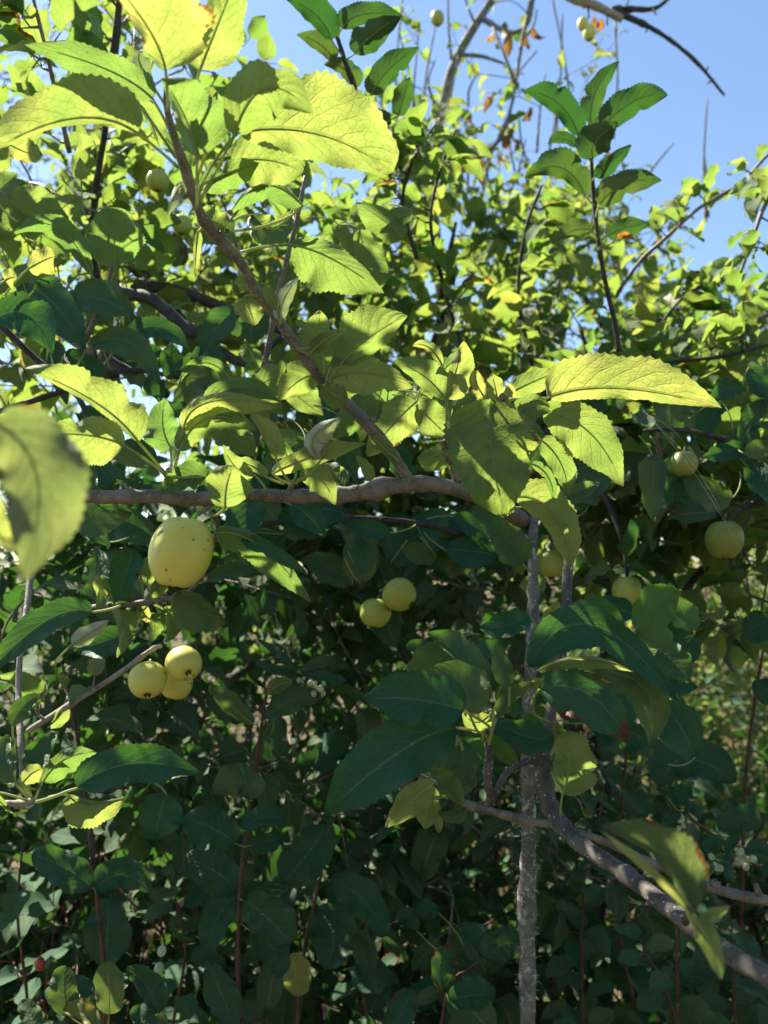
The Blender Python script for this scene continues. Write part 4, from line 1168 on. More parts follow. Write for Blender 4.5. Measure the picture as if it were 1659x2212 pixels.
cur = bough('apple_branch', 'grey curving branch sweeping from the lower right corner up behind the dark leaf cluster', [
    [(1760, 2165, .40, 5.81), (1659, 2110, .44, 5.98), (1560, 2050, .50, 6.16), (1450, 1965, .56, 6.34), (1340, 1880, .63, 6.69), (1250, 1820, .68, 7.22), (1195, 1755, .72, 7.74), (1176, 1690, .74, 7.92), (1180, 1630, .75, 7.22), (1190, 1540, .76, 5.46), (1207, 1450, .77, 4.93), (1222, 1340, .79, 4.93), (1225, 1260, .80, 5.10), (1230, 1180, .82, 5.46), (1233, 1090, .84, 4.93), (1236, 1020, .86, 4.05)],
    [(1180, 1650, .75, 5), (1190, 1640, .745, 4.6), (1198, 1632, .74, 3.6)],
    [(1062, 1735, .70, 3.6), (1054, 1690, .69, 4), (1055, 1650, .685, 4.2), (1056, 1620, .68, 3.2), (1050, 1560, .67, 2.2)],
    [(1062, 1730, .70, 2.8), (1076, 1704, .70, 3.0), (1094, 1670, .71, 3.2), (1130, 1648, .73, 3.4), (1172, 1640, .745, 3.6)],
    [(1480, 1990, .52, 3), (1495, 1965, .48, 2.4), (1500, 1950, .45, 2)]], [
    ('t', 985, 1572, 858, 1628, 698, 1764, 74, 82, .58, 1050, 1605, {'mat': 'thick', 'k': .42, 'rnd': .1, 'yel': 0, 'ad': .68, 'cup': .2, 'label': 'largest dark green leaf of the cluster with a sun fleck'}),
    ('t', 1002, 1536, 905, 1512, 784, 1508, 56, 66, .57, 1050, 1575, {'mat': 'thick', 'k': .45, 'rnd': .2, 'yel': 0, 'ad': .68, 'label': 'dark bluish green leaf lying above the largest one'}),
    ('t', 1012, 1540, 1000, 1480, 935, 1440, 34, 52, .62, 1052, 1580, {'mat': 'thick', 'rnd': .9, 'yel': .35, 'ad': .68}),
    ('t', 1038, 1494, 990, 1418, 922, 1368, 12, 46, .64, 1042, 1600, {'mat': 'thick', 'rnd': .3, 'ad': .68}),
    ('t', 1042, 1494, 1050, 1430, 1098, 1385, 44, 38, .66, 1044, 1600, {'mat': 'thick', 'rnd': .2, 'ad': .68}),
    ('t', 1100, 1484, 1082, 1435, 1074, 1388, 22, 22, .645, 1096, 1540, {'mat': 'thick', 'rnd': .6, 'yel': .2, 'k': .2}),
    ('t', 1142, 1328, 1095, 1352, 1034, 1356, 26, 34, .78, 1165, 1380, {'mat': 'thick', 'rnd': .5}),
    ('t', 1142, 1442, 1278, 1350, 1466, 1520, 40, 52, .66, 1200, 1500, {'mat': 'thick', 'k': .4, 'rnd': .1, 'yel': 0, 'cup': .3, 'ad': .75, 'label': 'long dark leaf arching to the right across the stem'}),
    ('u', 1160, 1448, 1260, 1420, 1370, 1452, 4, 24, .65, None, None, {'rnd': .6, 'yel': .4, 'k': -.2}),
    ('t', 1285, 1452, 1392, 1490, 1406, 1616, 46, 44, .68, 1210, 1460, {'mat': 'thick', 'rnd': .2, 'ad': .76, 'k': .35}),
    ('t', 1165, 1488, 1272, 1500, 1360, 1608, 46, 66, .63, 1190, 1560, {'mat': 'thick', 'rnd': .5, 'yel': .05, 'brn': .30, 'ad': .75, 'cup': .3, 'label': 'leaf with a brown scorched lower edge'}),
    ('u', 1214, 1716, 1228, 1650, 1212, 1583, 34, 62, .70, 1213, 1785, {'rnd': .9, 'yel': .3, 'ad': .71, 'blunt': True}),
    ('t', 1398, 1366, 1420, 1312, 1472, 1278, 50, 44, .74, 1330, 1420, {'mat': 'fresh', 'rnd': 1, 'yel': .2, 'k': .2}),
    ('t', 1372, 1362, 1420, 1388, 1466, 1412, 40, 14, .72, 1300, 1410, {'mat': 'fresh', 'rnd': .9, 'yel': .2}),
    ('t', 1420, 1402, 1455, 1430, 1490, 1476, 38, 36, .76, 1330, 1430, {'mat': 'thick', 'rnd': .5}),
    ('u', 1200, 1392, 1194, 1345, 1206, 1298, 26, 28, .80, 1210, 1440, {'yel': .5, 'rnd': .1}),
    ('u', 1238, 1364, 1250, 1330, 1272, 1298, 30, 28, .80, 1212, 1430, {'yel': .2, 'rnd': .6}),
    ('t', 1198, 1600, 1130, 1588, 1064, 1558, 38, 34, .66, 1190, 1630, {'mat': 'thick', 'rnd': .4, 'brn': .22, 'wave': .35}),
    ('u', 1066, 1532, 1032, 1560, 998, 1538, 22, 18, .62, 1058, 1600, {'rnd': .3, 'yel': .4}),
    ('t', 1072, 1552, 1105, 1500, 1162, 1474, 16, 18, .64, 1056, 1610, {'mat': 'thick', 'rnd': .9, 'yel': .4, 'brn': .2}),
    ('u', 985, 1588, None, None, 932, 1626, 18, 16, .64, 1000, 1620, {'yel': .2, 'rnd': 0}),
    ('t', 1004, 1600, 1000, 1640, 1012, 1690, 30, 36, .74, 1040, 1640, {'mat': 'thick', 'rnd': .1}),
    ('u', 1150, 1470, None, None, 1205, 1475, 8, 10, .655, 1180, 1500, {'yel': .8, 'rnd': 0}),
    ('u', 1210, 1486, 1260, 1470, 1330, 1478, 10, 10, .68, 1190, 1510, {'yel': .8, 'rnd': 0}),
    ('t', 1486, 1968, 1432, 1850, 1292, 1788, 16, 66, .405, 1500, 2000, {'mat': 'mottled', 'k': .1, 'rnd': .3, 'yel': .05, 'brn': .3, 'label': 'out of focus near leaf with purple brown blotches'}),
    ('u', 1492, 1966, 1410, 1880, 1296, 1792, 14, 6, .403, None, None, {'yel': .8, 'rnd': 0, 'k': -.1}),
    ('u', 1500, 1992, 1530, 1985, 1578, 1955, 20, 16, .40, 1500, 1975, {'yel': .3, 'rnd': .5}),
    ('u', 1500, 1985, 1535, 2040, 1558, 2118, 24, 22, .395, 1500, 1975, {'yel': .3, 'rnd': .1, 'k': 0, 'label': 'small out of focus leaf with a white glint'})], m='grey', rough=0.08)
buds(cur, [(1056, 1622, .68, 3.4, -6, -34), (1090, 1700, .70, 3.2, 18, 10), (1178, 1655, .745, 4.4, 24, 6), (1060, 1732, .70, 3, -14, 6)])

bough('apple_branch', 'thin twig crossing behind both grey stems to the right edge', [
    [(850, 1640, .80, 2), (880, 1662, .80, 2.4), (940, 1692, .80, 2.8), (1000, 1735, .80, 3.6), (1060, 1752, .81, 4), (1120, 1768, .82, 4), (1200, 1785, .82, 3.8), (1290, 1812, .82, 4), (1400, 1860, .82, 4.2), (1500, 1905, .82, 4.8), (1580, 1930, .82, 5.4), (1659, 1946, .82, 5.6), (1760, 1960, .82, 5.8)],
    [(1548, 1920, .82, 3.2), (1543, 1905, .815, 3.4)], [(1646, 1942, .82, 3), (1636, 1922, .815, 3.2), (1632, 1908, .815, 1.6)]], [
    ('u', 935, 1692, 888, 1730, 832, 1788, 34, 30, .76, 940, 1690, {'rnd': .6, 'yel': .6, 'brn': .15}),
    ('u', 900, 1700, 920, 1740, 918, 1792, 34, 30, .78, 910, 1680, {'rnd': .5, 'yel': .6}),
    ('t', 945, 1692, 972, 1700, 1000, 1740, 26, 22, .76, 930, 1688, {'rnd': .8, 'yel': .3}),
    ('t', 1002, 1742, 980, 1765, 945, 1752, 16, 18, .79, 1005, 1738, {'rnd': .6}),
    ('t', 985, 1700, 1010, 1690, 1030, 1680, 22, 22, .8, 1000, 1730, {'rnd': .7}),
    ('u', 945, 1745, None, None, 948, 1800, 10, 12, .8, 940, 1700, {'yel': .5}),
    ('u', 930, 1655, 935, 1630, 940, 1610, 3, 3, .78, 925, 1690, {'yel': .3}),
    ('u', 905, 1640, None, None, 900, 1600, 3, 3, .78, 905, 1675, {'yel': .3})])

bough('apple_branch', 'pale twig at the lower left edge with a rosette of leaves', [
    [(-60, 1728, .70, 2.6), (0, 1734, .70, 2.6), (45, 1736, .70, 3.2), (72, 1730, .70, 3.4)],
    [(48, 1700, .72, 1.6), (44, 1600, .74, 2.6), (40, 1500, .78, 3), (44, 1415, .80, 3), (60, 1300, .84, 3.4), (70, 1200, .88, 3.8)]], [
    ('t', 166, 1700, 285, 1650, 434, 1672, 46, 46, .66, 78, 1732, {'mat': 'thick', 'rnd': .3, 'k': .5, 'yel': 0, 'rs': 1.3, 'label': 'long dark leaf pointing right from the pale rosette'}),
    ('u', 150, 1716, 195, 1740, 272, 1722, 12, 50, .68, 78, 1732, {'rnd': .4, 'yel': .3}),
    ('u', 48, 1692, 72, 1668, 96, 1662, 18, 22, .69, 70, 1724, {'yel': .4, 'rnd': .4}),
    ('u', 92, 1690, 140, 1640, 210, 1625, 20, 34, .72, 76, 1726, {'rnd': .7}),
    ('t', 60, 1660, 80, 1620, 124, 1582, 22, 34, .71, 68, 1720, {'mat': 'thick', 'rnd': .6}),
    ('t', 30, 1690, 5, 1640, 20, 1585, 26, 24, .69, 62, 1724, {'mat': 'thick', 'rnd': .5}),
    ('t', 25, 1568, 48, 1528, 88, 1498, 20, 20, .74, 45, 1640, {'mat': 'thick', 'rnd': .9, 'k': .3}),
    ('t', 198, 1322, 95, 1345, -40, 1470, 30, 36, .68, 260, 1308, {'mat': 'thick', 'rnd': .2, 'k': .4, 'label': 'broad leaf with a white sunlit patch at the left edge'}),
    ('u', -20, 1710, None, None, 30, 1760, 8, 10, .69, 60, 1730, {'rnd': 0}),
    ('t', 40, 1640, None, None, -30, 1600, 30, 26, .73, 60, 1720, {'mat': 'thick', 'rnd': .4}),
    ('t', 360, 1716, 345, 1762, 330, 1818, 50, 46, .84, 330, 1690, {'mat': 'thick', 'rnd': .4, 'k': .2}),
    ('u', 155, 1392, 190, 1370, 236, 1340, 20, 18, .78, 120, 1430, {'mat': 'felt', 'rnd': 0, 'yel': .1, 'k': -.1})], m='pale')

bough('apple_branch', 'short spur with leaves around the big yellow apple', [
    [(455, 1108, .72, 2), (470, 1140, .75, 2), (440, 1230, .80, 2.6), (400, 1285, .82, 3), (330, 1298, .83, 3), (240, 1312, .85, 2.6)]], [
    ('u', 464, 1150, 560, 1178, 674, 1302, 18, 46, .72, 458, 1120, {'rnd': .8, 'yel': .05, 'label': 'curling leaf right of the big apple with a nibbled tip'}),
    ('t', 520, 1160, 590, 1190, 665, 1240, 14, 20, .725, None, None, {'mat': 'thick', 'rnd': .6}),
    ('t', 448, 1252, 500, 1228, 556, 1236, 14, 22, .76, 430, 1260, {'mat': 'thick', 'rnd': .5}),
    ('t', 288, 1186, 272, 1240, 250, 1302, 30, 40, .76, 310, 1290, {'mat': 'thick', 'rnd': .6, 'k': .2}),
    ('u', 318, 1264, 322, 1230, 335, 1195, 20, 18, .78, 330, 1296, {'yel': .3, 'rnd': .5}),
    ('t', 382, 1280, 432, 1318, 490, 1345, 26, 52, .78, 372, 1290, {'mat': 'thick', 'rnd': .5, 'k': .2}),
    ('u', 215, 1240, 225, 1280, 256, 1310, 24, 18, .84, 250, 1310, {'yel': .5}),
    ('u', 300, 1300, 315, 1330, 316, 1345, 12, 14, .84, 300, 1302, {'yel': .6, 'rnd': 0}),
    ('t', 286, 1362, 232, 1384, 158, 1408, 34, 30, .85, 310, 1320, {'mat': 'thick', 'rnd': .5}),
    ('t', 545, 1040, 530, 1120, 545, 1170, 40, 44, .85, 560, 1070, {'mat': 'thick', 'rnd': .1}),
    ('t', 630, 1090, 660, 1110, 705, 1160, 36, 30, .82, 600, 1080, {'mat': 'thick', 'rnd': .3})])


# fuller sprays just behind the hero boughs
def spray(label, path, boxes, m='twig'):
    """boxes: (x0, y0, x1, y1, depth, leaf length in view units, how many, face, leaf kind)"""
    ls = []
    for x0, y0, x1, y1, d, ln, k, face, mt in boxes:
        for i in range(k):
            cx_, cy_ = x0 + RNG.random() * (x1 - x0), y0 + RNG.random() * (y1 - y0)
            L_ = ln * (.7 + .6 * RNG.random())
            a = (RNG.random() - .5) * 2.6 + (0 if RNG.random() < .5 else math.pi) + (.35 if face == 't' else -.2)
            dx, dy = math.cos(a) * L_ / 2, math.sin(a) * L_ / 2
            bx, by, tx, ty = cx_ - dx, cy_ - dy, cx_ + dx, cy_ + dy + (12 if face == 't' else 0)
            j = min(range(len(path)), key=lambda q: (path[q][0] - bx) ** 2 + (path[q][1] - by) ** 2)
            ax_, ay_ = path[j][0] + RNG.normal() * 12, path[j][1] + RNG.normal() * 6
            g = math.hypot(ax_ - bx, ay_ - by)
            if g > 60:
                ax_, ay_ = bx + (ax_ - bx) * 60 / g, by + (ay_ - by) * 60 / g
            w_ = L_ * (.26 + .12 * RNG.random())
            ls.append((face, bx, by, (bx + tx) / 2 + RNG.normal() * 7, (by + ty) / 2 + RNG.normal() * 7 - (8 if face == 't' else 4), tx, ty, w_ * (.5 + .6 * RNG.random()), w_ * (.5 + .6 * RNG.random()),
                       d * (.95 + .1 * RNG.random()), ax_, ay_, {'mat': mt, 'k': (.15 + .5 * RNG.random()) * (1 if face == 't' else -1), 'ad': d, 'rs': .8}))
    return bough('apple_branch', label, [path], ls, m=m)


spray('leafy branch close behind the diagonal shoot', [(470, 960, .92, 4), (560, 820, .90, 3.6), (600, 640, .88, 3.2), (640, 480, .86, 2.6), (660, 380, .85, 2)],
      [(680, 450, 900, 640, 1.0, 120, 5, 'u', 'leaf'), (480, 740, 900, 960, .9, 110, 11, 'u', 'leaf'), (880, 780, 1120, 960, .8, 110, 7, 'u', 'leaf'), (520, 880, 900, 1010, .92, 110, 6, 't', 'thick')])
spray('shaded leafy branch close below the horizontal branch', [(1080, 1180, 1.0, 4), (900, 1130, .96, 3.6), (700, 1120, .94, 3.2), (520, 1140, .92, 2.6), (400, 1160, .92, 2)],
      [(480, 1090, 820, 1230, .93, 120, 10, 't', 'thick'), (800, 1080, 1080, 1200, .97, 110, 8, 't', 'thick'), (180, 1120, 300, 1240, .9, 110, 4, 't', 'thick'), (1120, 980, 1330, 1090, .95, 110, 6, 't', 'thick')], m='dark')
spray('spray of mid green leaves close behind the dark leaf cluster', [(1300, 1700, .92, 4), (1230, 1560, .90, 3.4), (1120, 1440, .88, 2.8), (1020, 1380, .88, 2)],
      [(900, 1340, 1120, 1520, .88, 120, 3, 't', 'fresh'), (900, 1340, 1120, 1500, .89, 120, 3, 't', 'thick'), (1180, 1280, 1480, 1420, .9, 110, 3, 't', 'fresh'), (1180, 1290, 1480, 1420, .91, 110, 3, 't', 'thick'), (1280, 1440, 1500, 1620, .9, 120, 6, 't', 'thick'), (1020, 1500, 1250, 1640, .86, 100, 5, 't', 'fresh'), (880, 1600, 1010, 1760, .86, 90, 3, 'u', 'leaf')], m='dark')
spray('dark leafy branch close behind the left spur', [(-40, 900, .95, 4), (120, 850, .94, 3.4), (260, 800, .93, 3), (420, 820, .92, 2.4)],
      [(0, 640, 200, 800, .95, 120, 4, 't', 'thick'), (200, 690, 470, 860, .95, 120, 6, 't', 'thick'), (150, 880, 420, 1000, .9, 110, 3, 't', 'thick'), (0, 420, 200, 620, .98, 110, 6, 'u', 'leaf')], m='dark')
spray('dark leafy branch to the right of the glowing leaf', [(1720, 1010, 1.0, 4), (1600, 960, .98, 3.4), (1480, 930, .96, 2.8), (1390, 930, .95, 2)],
      [(1390, 890, 1659, 1060, .97, 110, 11, 't', 'thick'), (1540, 800, 1659, 900, .98, 110, 4, 't', 'thick')], m='dark')


# ---------------------------------------------------------------- apples
def apple(px, py, d, rpx, label, asp=1.08, tilt=(0, 0), m='apple', stalk=True, group='apples on the boughs', seed=0, flat=0.0):
    """tilt: lean of the stalk end (degrees towards the viewer, degrees to the right)"""
    rg = np.random.default_rng(seed + 3)
    R = rpx * d / 1659
    nu, nv = 28, 20
    th = np.linspace(0.0, math.pi, nv + 1)
    ph = np.linspace(0, 2 * math.pi, nu, endpoint=False)
    # profile: broad shoulders, narrower base, dimples at both ends
    r = R * np.sin(th) ** 0.94 * (1 + 0.05 * np.cos(th))
    z = R * asp * (np.cos(th) - 0.22 * np.exp(-(th / 0.24) ** 2) + 0.17 * np.exp(-((math.pi - th) / 0.22) ** 2))
    a1, a2 = rg.random(2) * 6.28
    lob = 1 + 0.025 * np.cos(2 * ph + a1) + 0.018 * np.cos(5 * ph + a2) * 1.0
    low = np.clip((th - 1.5) / 1.6, 0, 1)
    Rm = r[:, None] * (1 + (lob - 1)[None, :] * (0.6 + 0.8 * low[:, None]))
    V = np.stack([Rm * np.cos(ph), Rm * np.sin(ph), np.broadcast_to(z[:, None], Rm.shape) + R * 0.05 * np.cos(ph + a1)[None, :] * np.sin(th)[:, None]], -1).reshape(-1, 3)
    i = np.arange(nv)[:, None] * nu
    j = np.arange(nu)[None, :]
    F = np.stack([i + j, i + nu + j, i + nu + (j + 1) % nu, i + (j + 1) % nu], -1).reshape(-1, 4)
    o = link_mesh('apple', quads('apple', V, F), M[m])
    o.location = P(px, py, d)
    o.rotation_euler = (RAD(tilt[0]), RAD(tilt[1]), 0)
    md = o.modifiers.new('round', 'SUBSURF')
    md.levels = md.render_levels = 1
    tag(o, label, 'apple', group)
    if stalk:
        tb = Tubes()
        tb.add([Vector((0, 0, R * asp * .62)), Vector((R * .04, 0, R * asp * .95)), Vector((R * .12, R * .05, R * asp * 1.3))], [.0012, .0011, .0014], 6)
        s = tb.build('stalk', M['twig'], o)
        s.matrix_parent_inverse.identity()
    tb = Tubes()
    for k in range(5):
        a = k * 1.2566 + rg.random() * .3
        c, s_ = math.cos(a), math.sin(a)
        zb = -R * asp * 0.80
        tb.add([Vector((c * R * .05, s_ * R * .05, zb + R * .02)), Vector((c * R * .12, s_ * R * .12, zb - R * .07)), Vector((c * R * .17, s_ * R * .17, zb - R * .15)), Vector((c * R * .10, s_ * R * .10, zb - R * .22))], [R * .05, R * .055, R * .04, R * .01], 6)
    tb.add([Vector((0, 0, zb + R * .02)), Vector((0, 0, zb - R * .08))], [R * .07, R * .05], 6)
    cx = tb.build('calyx', M['calyx'], o)
    cx.matrix_parent_inverse.identity()
    return o


apple(391, 1193, .72, 67, 'big smooth yellow apple hanging below the horizontal branch', 1.22, (-6, 10), seed=1)
apple(319, 1469, .93, 41, 'round spotted apple, left one of the cluster of three', .98, (-38, -14), seed=2)
apple(397, 1434, .94, 39, 'apple with its dark blossom end facing right, top one of the cluster of three', .98, (-50, -48), seed=3)
apple(380, 1476, .99, 36, 'apple half hidden behind the two others of the cluster', .98, (-10, 10), seed=4)
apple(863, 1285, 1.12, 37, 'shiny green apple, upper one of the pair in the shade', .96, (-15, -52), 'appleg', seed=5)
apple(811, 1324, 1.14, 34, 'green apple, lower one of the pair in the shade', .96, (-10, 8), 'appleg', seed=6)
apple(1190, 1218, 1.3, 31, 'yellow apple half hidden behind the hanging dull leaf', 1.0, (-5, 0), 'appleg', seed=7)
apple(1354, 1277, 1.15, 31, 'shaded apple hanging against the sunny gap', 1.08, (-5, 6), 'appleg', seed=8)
apple(1565, 1166, 1.08, 39, 'dim apple in deep shade near the right edge', 1.12, (0, 0), 'apple_shade', seed=9)
apple(1478, 1002, .93, 29, 'dim green apple among dark leaves right of the glowing leaf', 1.0, (0, 0), 'apple_shade', seed=10)
apple(341, 391, 1.25, 24, 'pale apple behind the crown of the diagonal shoot', 1.0, (0, 0), 'appleg', seed=11)
apple(393, 486, 1.3, 22, 'pale apple left of the bend of the diagonal shoot', 1.0, (0, 0), 'appleg', seed=12)
apple(772, 934, 1.05, 22, 'pale spotted apple just behind the diagonal shoot', 1.0, (0, 0), 'appleg', seed=13)
apple(1259, 52, 2.18, 12, 'tiny yellow apple under the dead branch, left of two', 1.25, (0, 0), seed=14)
apple(1273, 72, 2.17, 14, 'tiny yellow apple under the dead branch, lower of two', 1.2, (0, 0), seed=15)
apple(945, 40, 3.0, 15, 'lone small green apple high on the old bare tree', 1.1, (0, 0), 'appleg', seed=16)
apple(519, 79, 1.6, 14, 'small orange apple alone against the sky beside the top leaves', .85, (0, 0), seed=17)
for i, (x, y, d) in enumerate([(1335, 930, 1.9), (1560, 1010, 1.9)]):
    apple(x, y, d, 20, ['green apple deep in the right hand tree above the gap', 'green apple in the shadowed edge of the right hand tree'][i], 1.0, (0, 0), 'appleg', seed=20 + i)


# ---------------------------------------------------------------- snowberry shrubs in front of the hedge
def berries(root, px, py, d, n=9, s=1.0, m='berry'):
    for k in range(n):
        p = P(px + RNG.normal() * 13 * s, py + RNG.normal() * 11 * s, d + RNG.normal() * .008)
        R = (.0026 + RNG.random() * .0016) * s
        tb = Tubes()
        ax = Vector((RNG.normal() * .4, -.5, -1)).normalized()
        th = np.linspace(.15, 3.0, 7)
        tb.add([p - ax * (math.cos(t) * R * 1.15) for t in th], [R * math.sin(t) for t in th], 10)
        tb.build('berry', M[m], root)


def snow_shoot(label, path, leaves, berry=(), auto=0, L=.045, m='red', name='snowberry_shrub', group='snowberry stems in the shade'):
    root = thing(name, P(*path[0][:3]), label, 'shrub', group)
    stem('stem', root, path, M[m], 8, 0.04)
    for s in leaves:
        o = dict(s[12]) if len(s) > 12 else {}
        o.setdefault('blunt', True)
        o.setdefault('ser', 0.004)
        o.setdefault('cup', .15)
        o.setdefault('yel', .03)
        o.setdefault('rs', .6)
        hero_leaf(root, (*s[:12], o), 'snow')
    pts, _ = smooth_path([P(a, b, c) for a, b, c, r in path], [0.001] * len(path), 6)
    tw = Tubes()
    for g in range(auto):
        i = int((0.15 + 0.85 * g / max(auto - 1, 1)) * (len(pts) - 2))
        p, d = np.array(pts[i]), np.array((pts[i + 1] - pts[i]).normalized())
        u = np.cross(d, [math.cos(g * 1.57 + .3), math.sin(g * 1.57 + .3), .1])
        u /= np.linalg.norm(u)
        for sd in (1, -1):
            ax = u * sd + d * .3 + RNG.normal(size=3) * .2
            ax /= np.linalg.norm(ax)
            b = p + ax * .008
            tw.add([p, b], [.0009, .0008], 4)
            l_ = L * (.7 + .5 * RNG.random())
            link_mesh('leaf', leaf_mesh('leaf', [(b, ax + np.array([0, 0, -.1]), np.array([0, -.35, 1.0]) + RNG.normal(size=3) * .35, l_, l_ * .36, *leaf_attrs(.08, .05))], 'oval'), M['snow'], root)
    if auto:
        tw.build('leaf_stalks', M['red'], root)['kind'] = 'stuff'
    for b in berry:
        berries(root, *b)
    return root


snow_shoot('tall red brown snowberry stem at the lower left with large rounded leaves', [(228, 2330, .93, 3), (224, 2080, .92, 3), (212, 1960, .92, 2.8), (201, 1850, .93, 2.6), (189, 1750, .95, 2.5), (172, 1625, .98, 2.2), (150, 1510, 1.0, 2), (134, 1432, 1.02, 1.6)], [
    ('t', 200, 1918, 135, 1872, 68, 1846, 46, 40, .90, 205, 1922, {'k': .35, 'rnd': .9}),
    ('t', 206, 1926, 262, 1890, 326, 1928, 40, 30, .90, 206, 1922, {'k': .4, 'rnd': .8}),
    ('t', 226, 2088, 232, 2010, 234, 1937, 50, 50, .95, 222, 2095, {'k': .3, 'rnd': .2})])
snow_shoot('dark thin snowberry stem left of the middle with a pale sunlit leaf near its top', [(518, 2330, .90, 2.6), (518, 2212, .90, 2.6), (514, 2060, .90, 2.6), (522, 1880, .90, 2.4), (536, 1776, .91, 2.3), (553, 1650, .92, 2.1), (566, 1560, .92, 1.9), (577, 1500, .92, 1.6), (612, 1470, .92, 1.2), (640, 1452, .92, 1)], [
    ('t', 579, 1552, 632, 1512, 694, 1508, 30, 26, .90, 566, 1560, {'k': .3, 'rnd': .9, 'yel': .1, 'label': 'pale sunlit leaf'}),
    ('u', 548, 1564, 500, 1525, 455, 1480, 18, 24, .90, 562, 1572, {'yel': .1, 'rnd': .3}),
    ('u', 578, 1500, 600, 1480, 632, 1472, 16, 18, .90, 576, 1502, {'yel': .3, 'rnd': .3}),
    ('t', 640, 1452, 610, 1420, 555, 1380, 8, 10, .91, 642, 1452, {'rnd': .9}),
    ('t', 635, 1455, 590, 1445, 545, 1425, 10, 10, .92, 642, 1452, {'rnd': .8}),
    ('t', 650, 1450, 690, 1430, 728, 1428, 12, 12, .90, 642, 1452, {'rnd': .9, 'yel': .1}),
    ('t', 652, 1455, 700, 1460, 750, 1472, 12, 10, .90, 642, 1452, {'rnd': .8}),
    ('t', 540, 1728, 520, 1690, 460, 1714, 30, 44, .90, 545, 1730, {'rnd': .5, 'yel': .2}),
    ('t', 522, 1792, 570, 1765, 618, 1772, 28, 24, .89, 533, 1795, {'rnd': .9}),
    ('t', 545, 1825, 575, 1820, 606, 1812, 22, 24, .90, 528, 1830, {'rnd': .6}),
    ('t', 508, 1822, 460, 1790, 396, 1768, 52, 46, .89, 528, 1828, {'rnd': .7}),
    ('t', 516, 1922, 460, 1880, 400, 1850, 48, 44, .93, 520, 1925, {'rnd': .3}),
    ('t', 526, 1946, 580, 1985, 628, 2042, 52, 48, .89, 518, 1942, {'rnd': .6, 'k': .3}),
    ('t', 514, 1935, 470, 1980, 448, 2060, 34, 34, .93, 518, 1930, {'rnd': .3}),
    ('t', 506, 2215, 480, 2150, 452, 2080, 38, 36, .86, 515, 2225, {'rnd': .8, 'k': .25}),
    ('t', 540, 2010, 590, 2050, 600, 2110, 36, 40, .95, 517, 1990, {'rnd': .1})], [(680, 1482, .92, 16, .95), (660, 1470, .92, 6, .8)])
snow_shoot('low snowberry sprig with bright cupped leaves in the lower left corner', [(230, 2400, .80, 2), (232, 2280, .80, 2), (234, 2200, .80, 1.8), (228, 2150, .81, 1.4)], [
    ('t', 148, 2195, 138, 2140, 142, 2086, 34, 32, .78, 225, 2230, {'rnd': .8, 'yel': .15, 'k': .2}),
    ('u', 236, 2192, 236, 2135, 228, 2076, 34, 34, .77, 233, 2215, {'rnd': .2, 'yel': .25, 'k': -.1}),
    ('t', 342, 2190, 318, 2130, 270, 2096, 24, 36, .79, 240, 2225, {'rnd': .7, 'k': .3}),
    ('t', 82, 2222, 66, 2190, 46, 2160, 26, 26, .78, 225, 2240, {'rnd': .7, 'yel': .15}),
    ('t', 330, 2226, 305, 2200, 280, 2196, 24, 30, .78, 240, 2235, {'rnd': .8}),
    ('t', 212, 2222, 180, 2190, 136, 2180, 20, 30, .76, 230, 2235, {'rnd': .5, 'yel': .5, 'brn': .35, 'label': 'yellowing leaf with a brown tip'}),
    ('t', 195, 2150, None, None, 165, 2105, 20, 22, .83, 228, 2170, {'rnd': .9}),
    ('t', 262, 2140, None, None, 266, 2100, 16, 16, .83, 232, 2160, {'rnd': .7})], [(332, 2096, .84, 3, 1.5)])
snow_shoot('hanging large leaved stem in deep shade below the big dark leaf', [(640, 2300, 1.05, 2.6), (650, 2100, 1.05, 2.4), (690, 1900, 1.04, 2.2), (710, 1780, 1.04, 1.8)], [
    ('t', 702, 1785, 660, 1850, 608, 1908, 52, 48, 1.0, 700, 1800, {'rnd': .4}),
    ('t', 712, 1902, 780, 1940, 832, 2020, 40, 38, .98, 694, 1890, {'rnd': .5}),
    ('t', 680, 1960, 720, 2020, 700, 2090, 50, 54, 1.05, 680, 1950, {'rnd': .1}),
    ('u', 630, 2060, 640, 2110, 632, 2150, 34, 30, 1.0, 655, 2060, {'rnd': .5, 'yel': .5}),
    ('t', 650, 1900, 590, 1950, 560, 2010, 40, 44, 1.1, 690, 1890, {'rnd': .1})])
snow_shoot('short sprig with brown edged leaves left of the grey lichened stem', [(930, 2400, .90, 2.4), (965, 2150, .90, 2), (1010, 2095, .90, 1.8), (1050, 2070, .90, 1.4)], [
    ('t', 1050, 2074, 1090, 2040, 1138, 2048, 40, 38, .88, 1048, 2072, {'rnd': .7, 'k': .3}),
    ('t', 962, 2145, 950, 2085, 972, 2040, 20, 40, .89, 966, 2148, {'rnd': .7, 'brn': .34, 'k': .2}),
    ('t', 972, 2165, 1020, 2150, 1072, 2150, 40, 36, .87, 966, 2150, {'rnd': .8}),
    ('t', 1046, 2070, 1030, 2025, 992, 2000, 20, 26, .91, 1048, 2074, {'rnd': .9}),
    ('t', 855, 2225, 870, 2180, 890, 2136, 36, 30, .86, 930, 2230, {'rnd': .8, 'brn': .3}),
    ('t', 1020, 2130, None, None, 985, 2090, 40, 30, .95, 1000, 2110, {'rnd': .2}),
    ('t', 900, 2010, 880, 1980, 858, 1990, 18, 20, 1.0, 960, 2060, {'rnd': .6}),
    ('t', 945, 1970, 925, 1965, 900, 1955, 22, 22, 1.0, 1000, 2040, {'rnd': .6})])
GS = 'snowberry sprigs in the lower right'
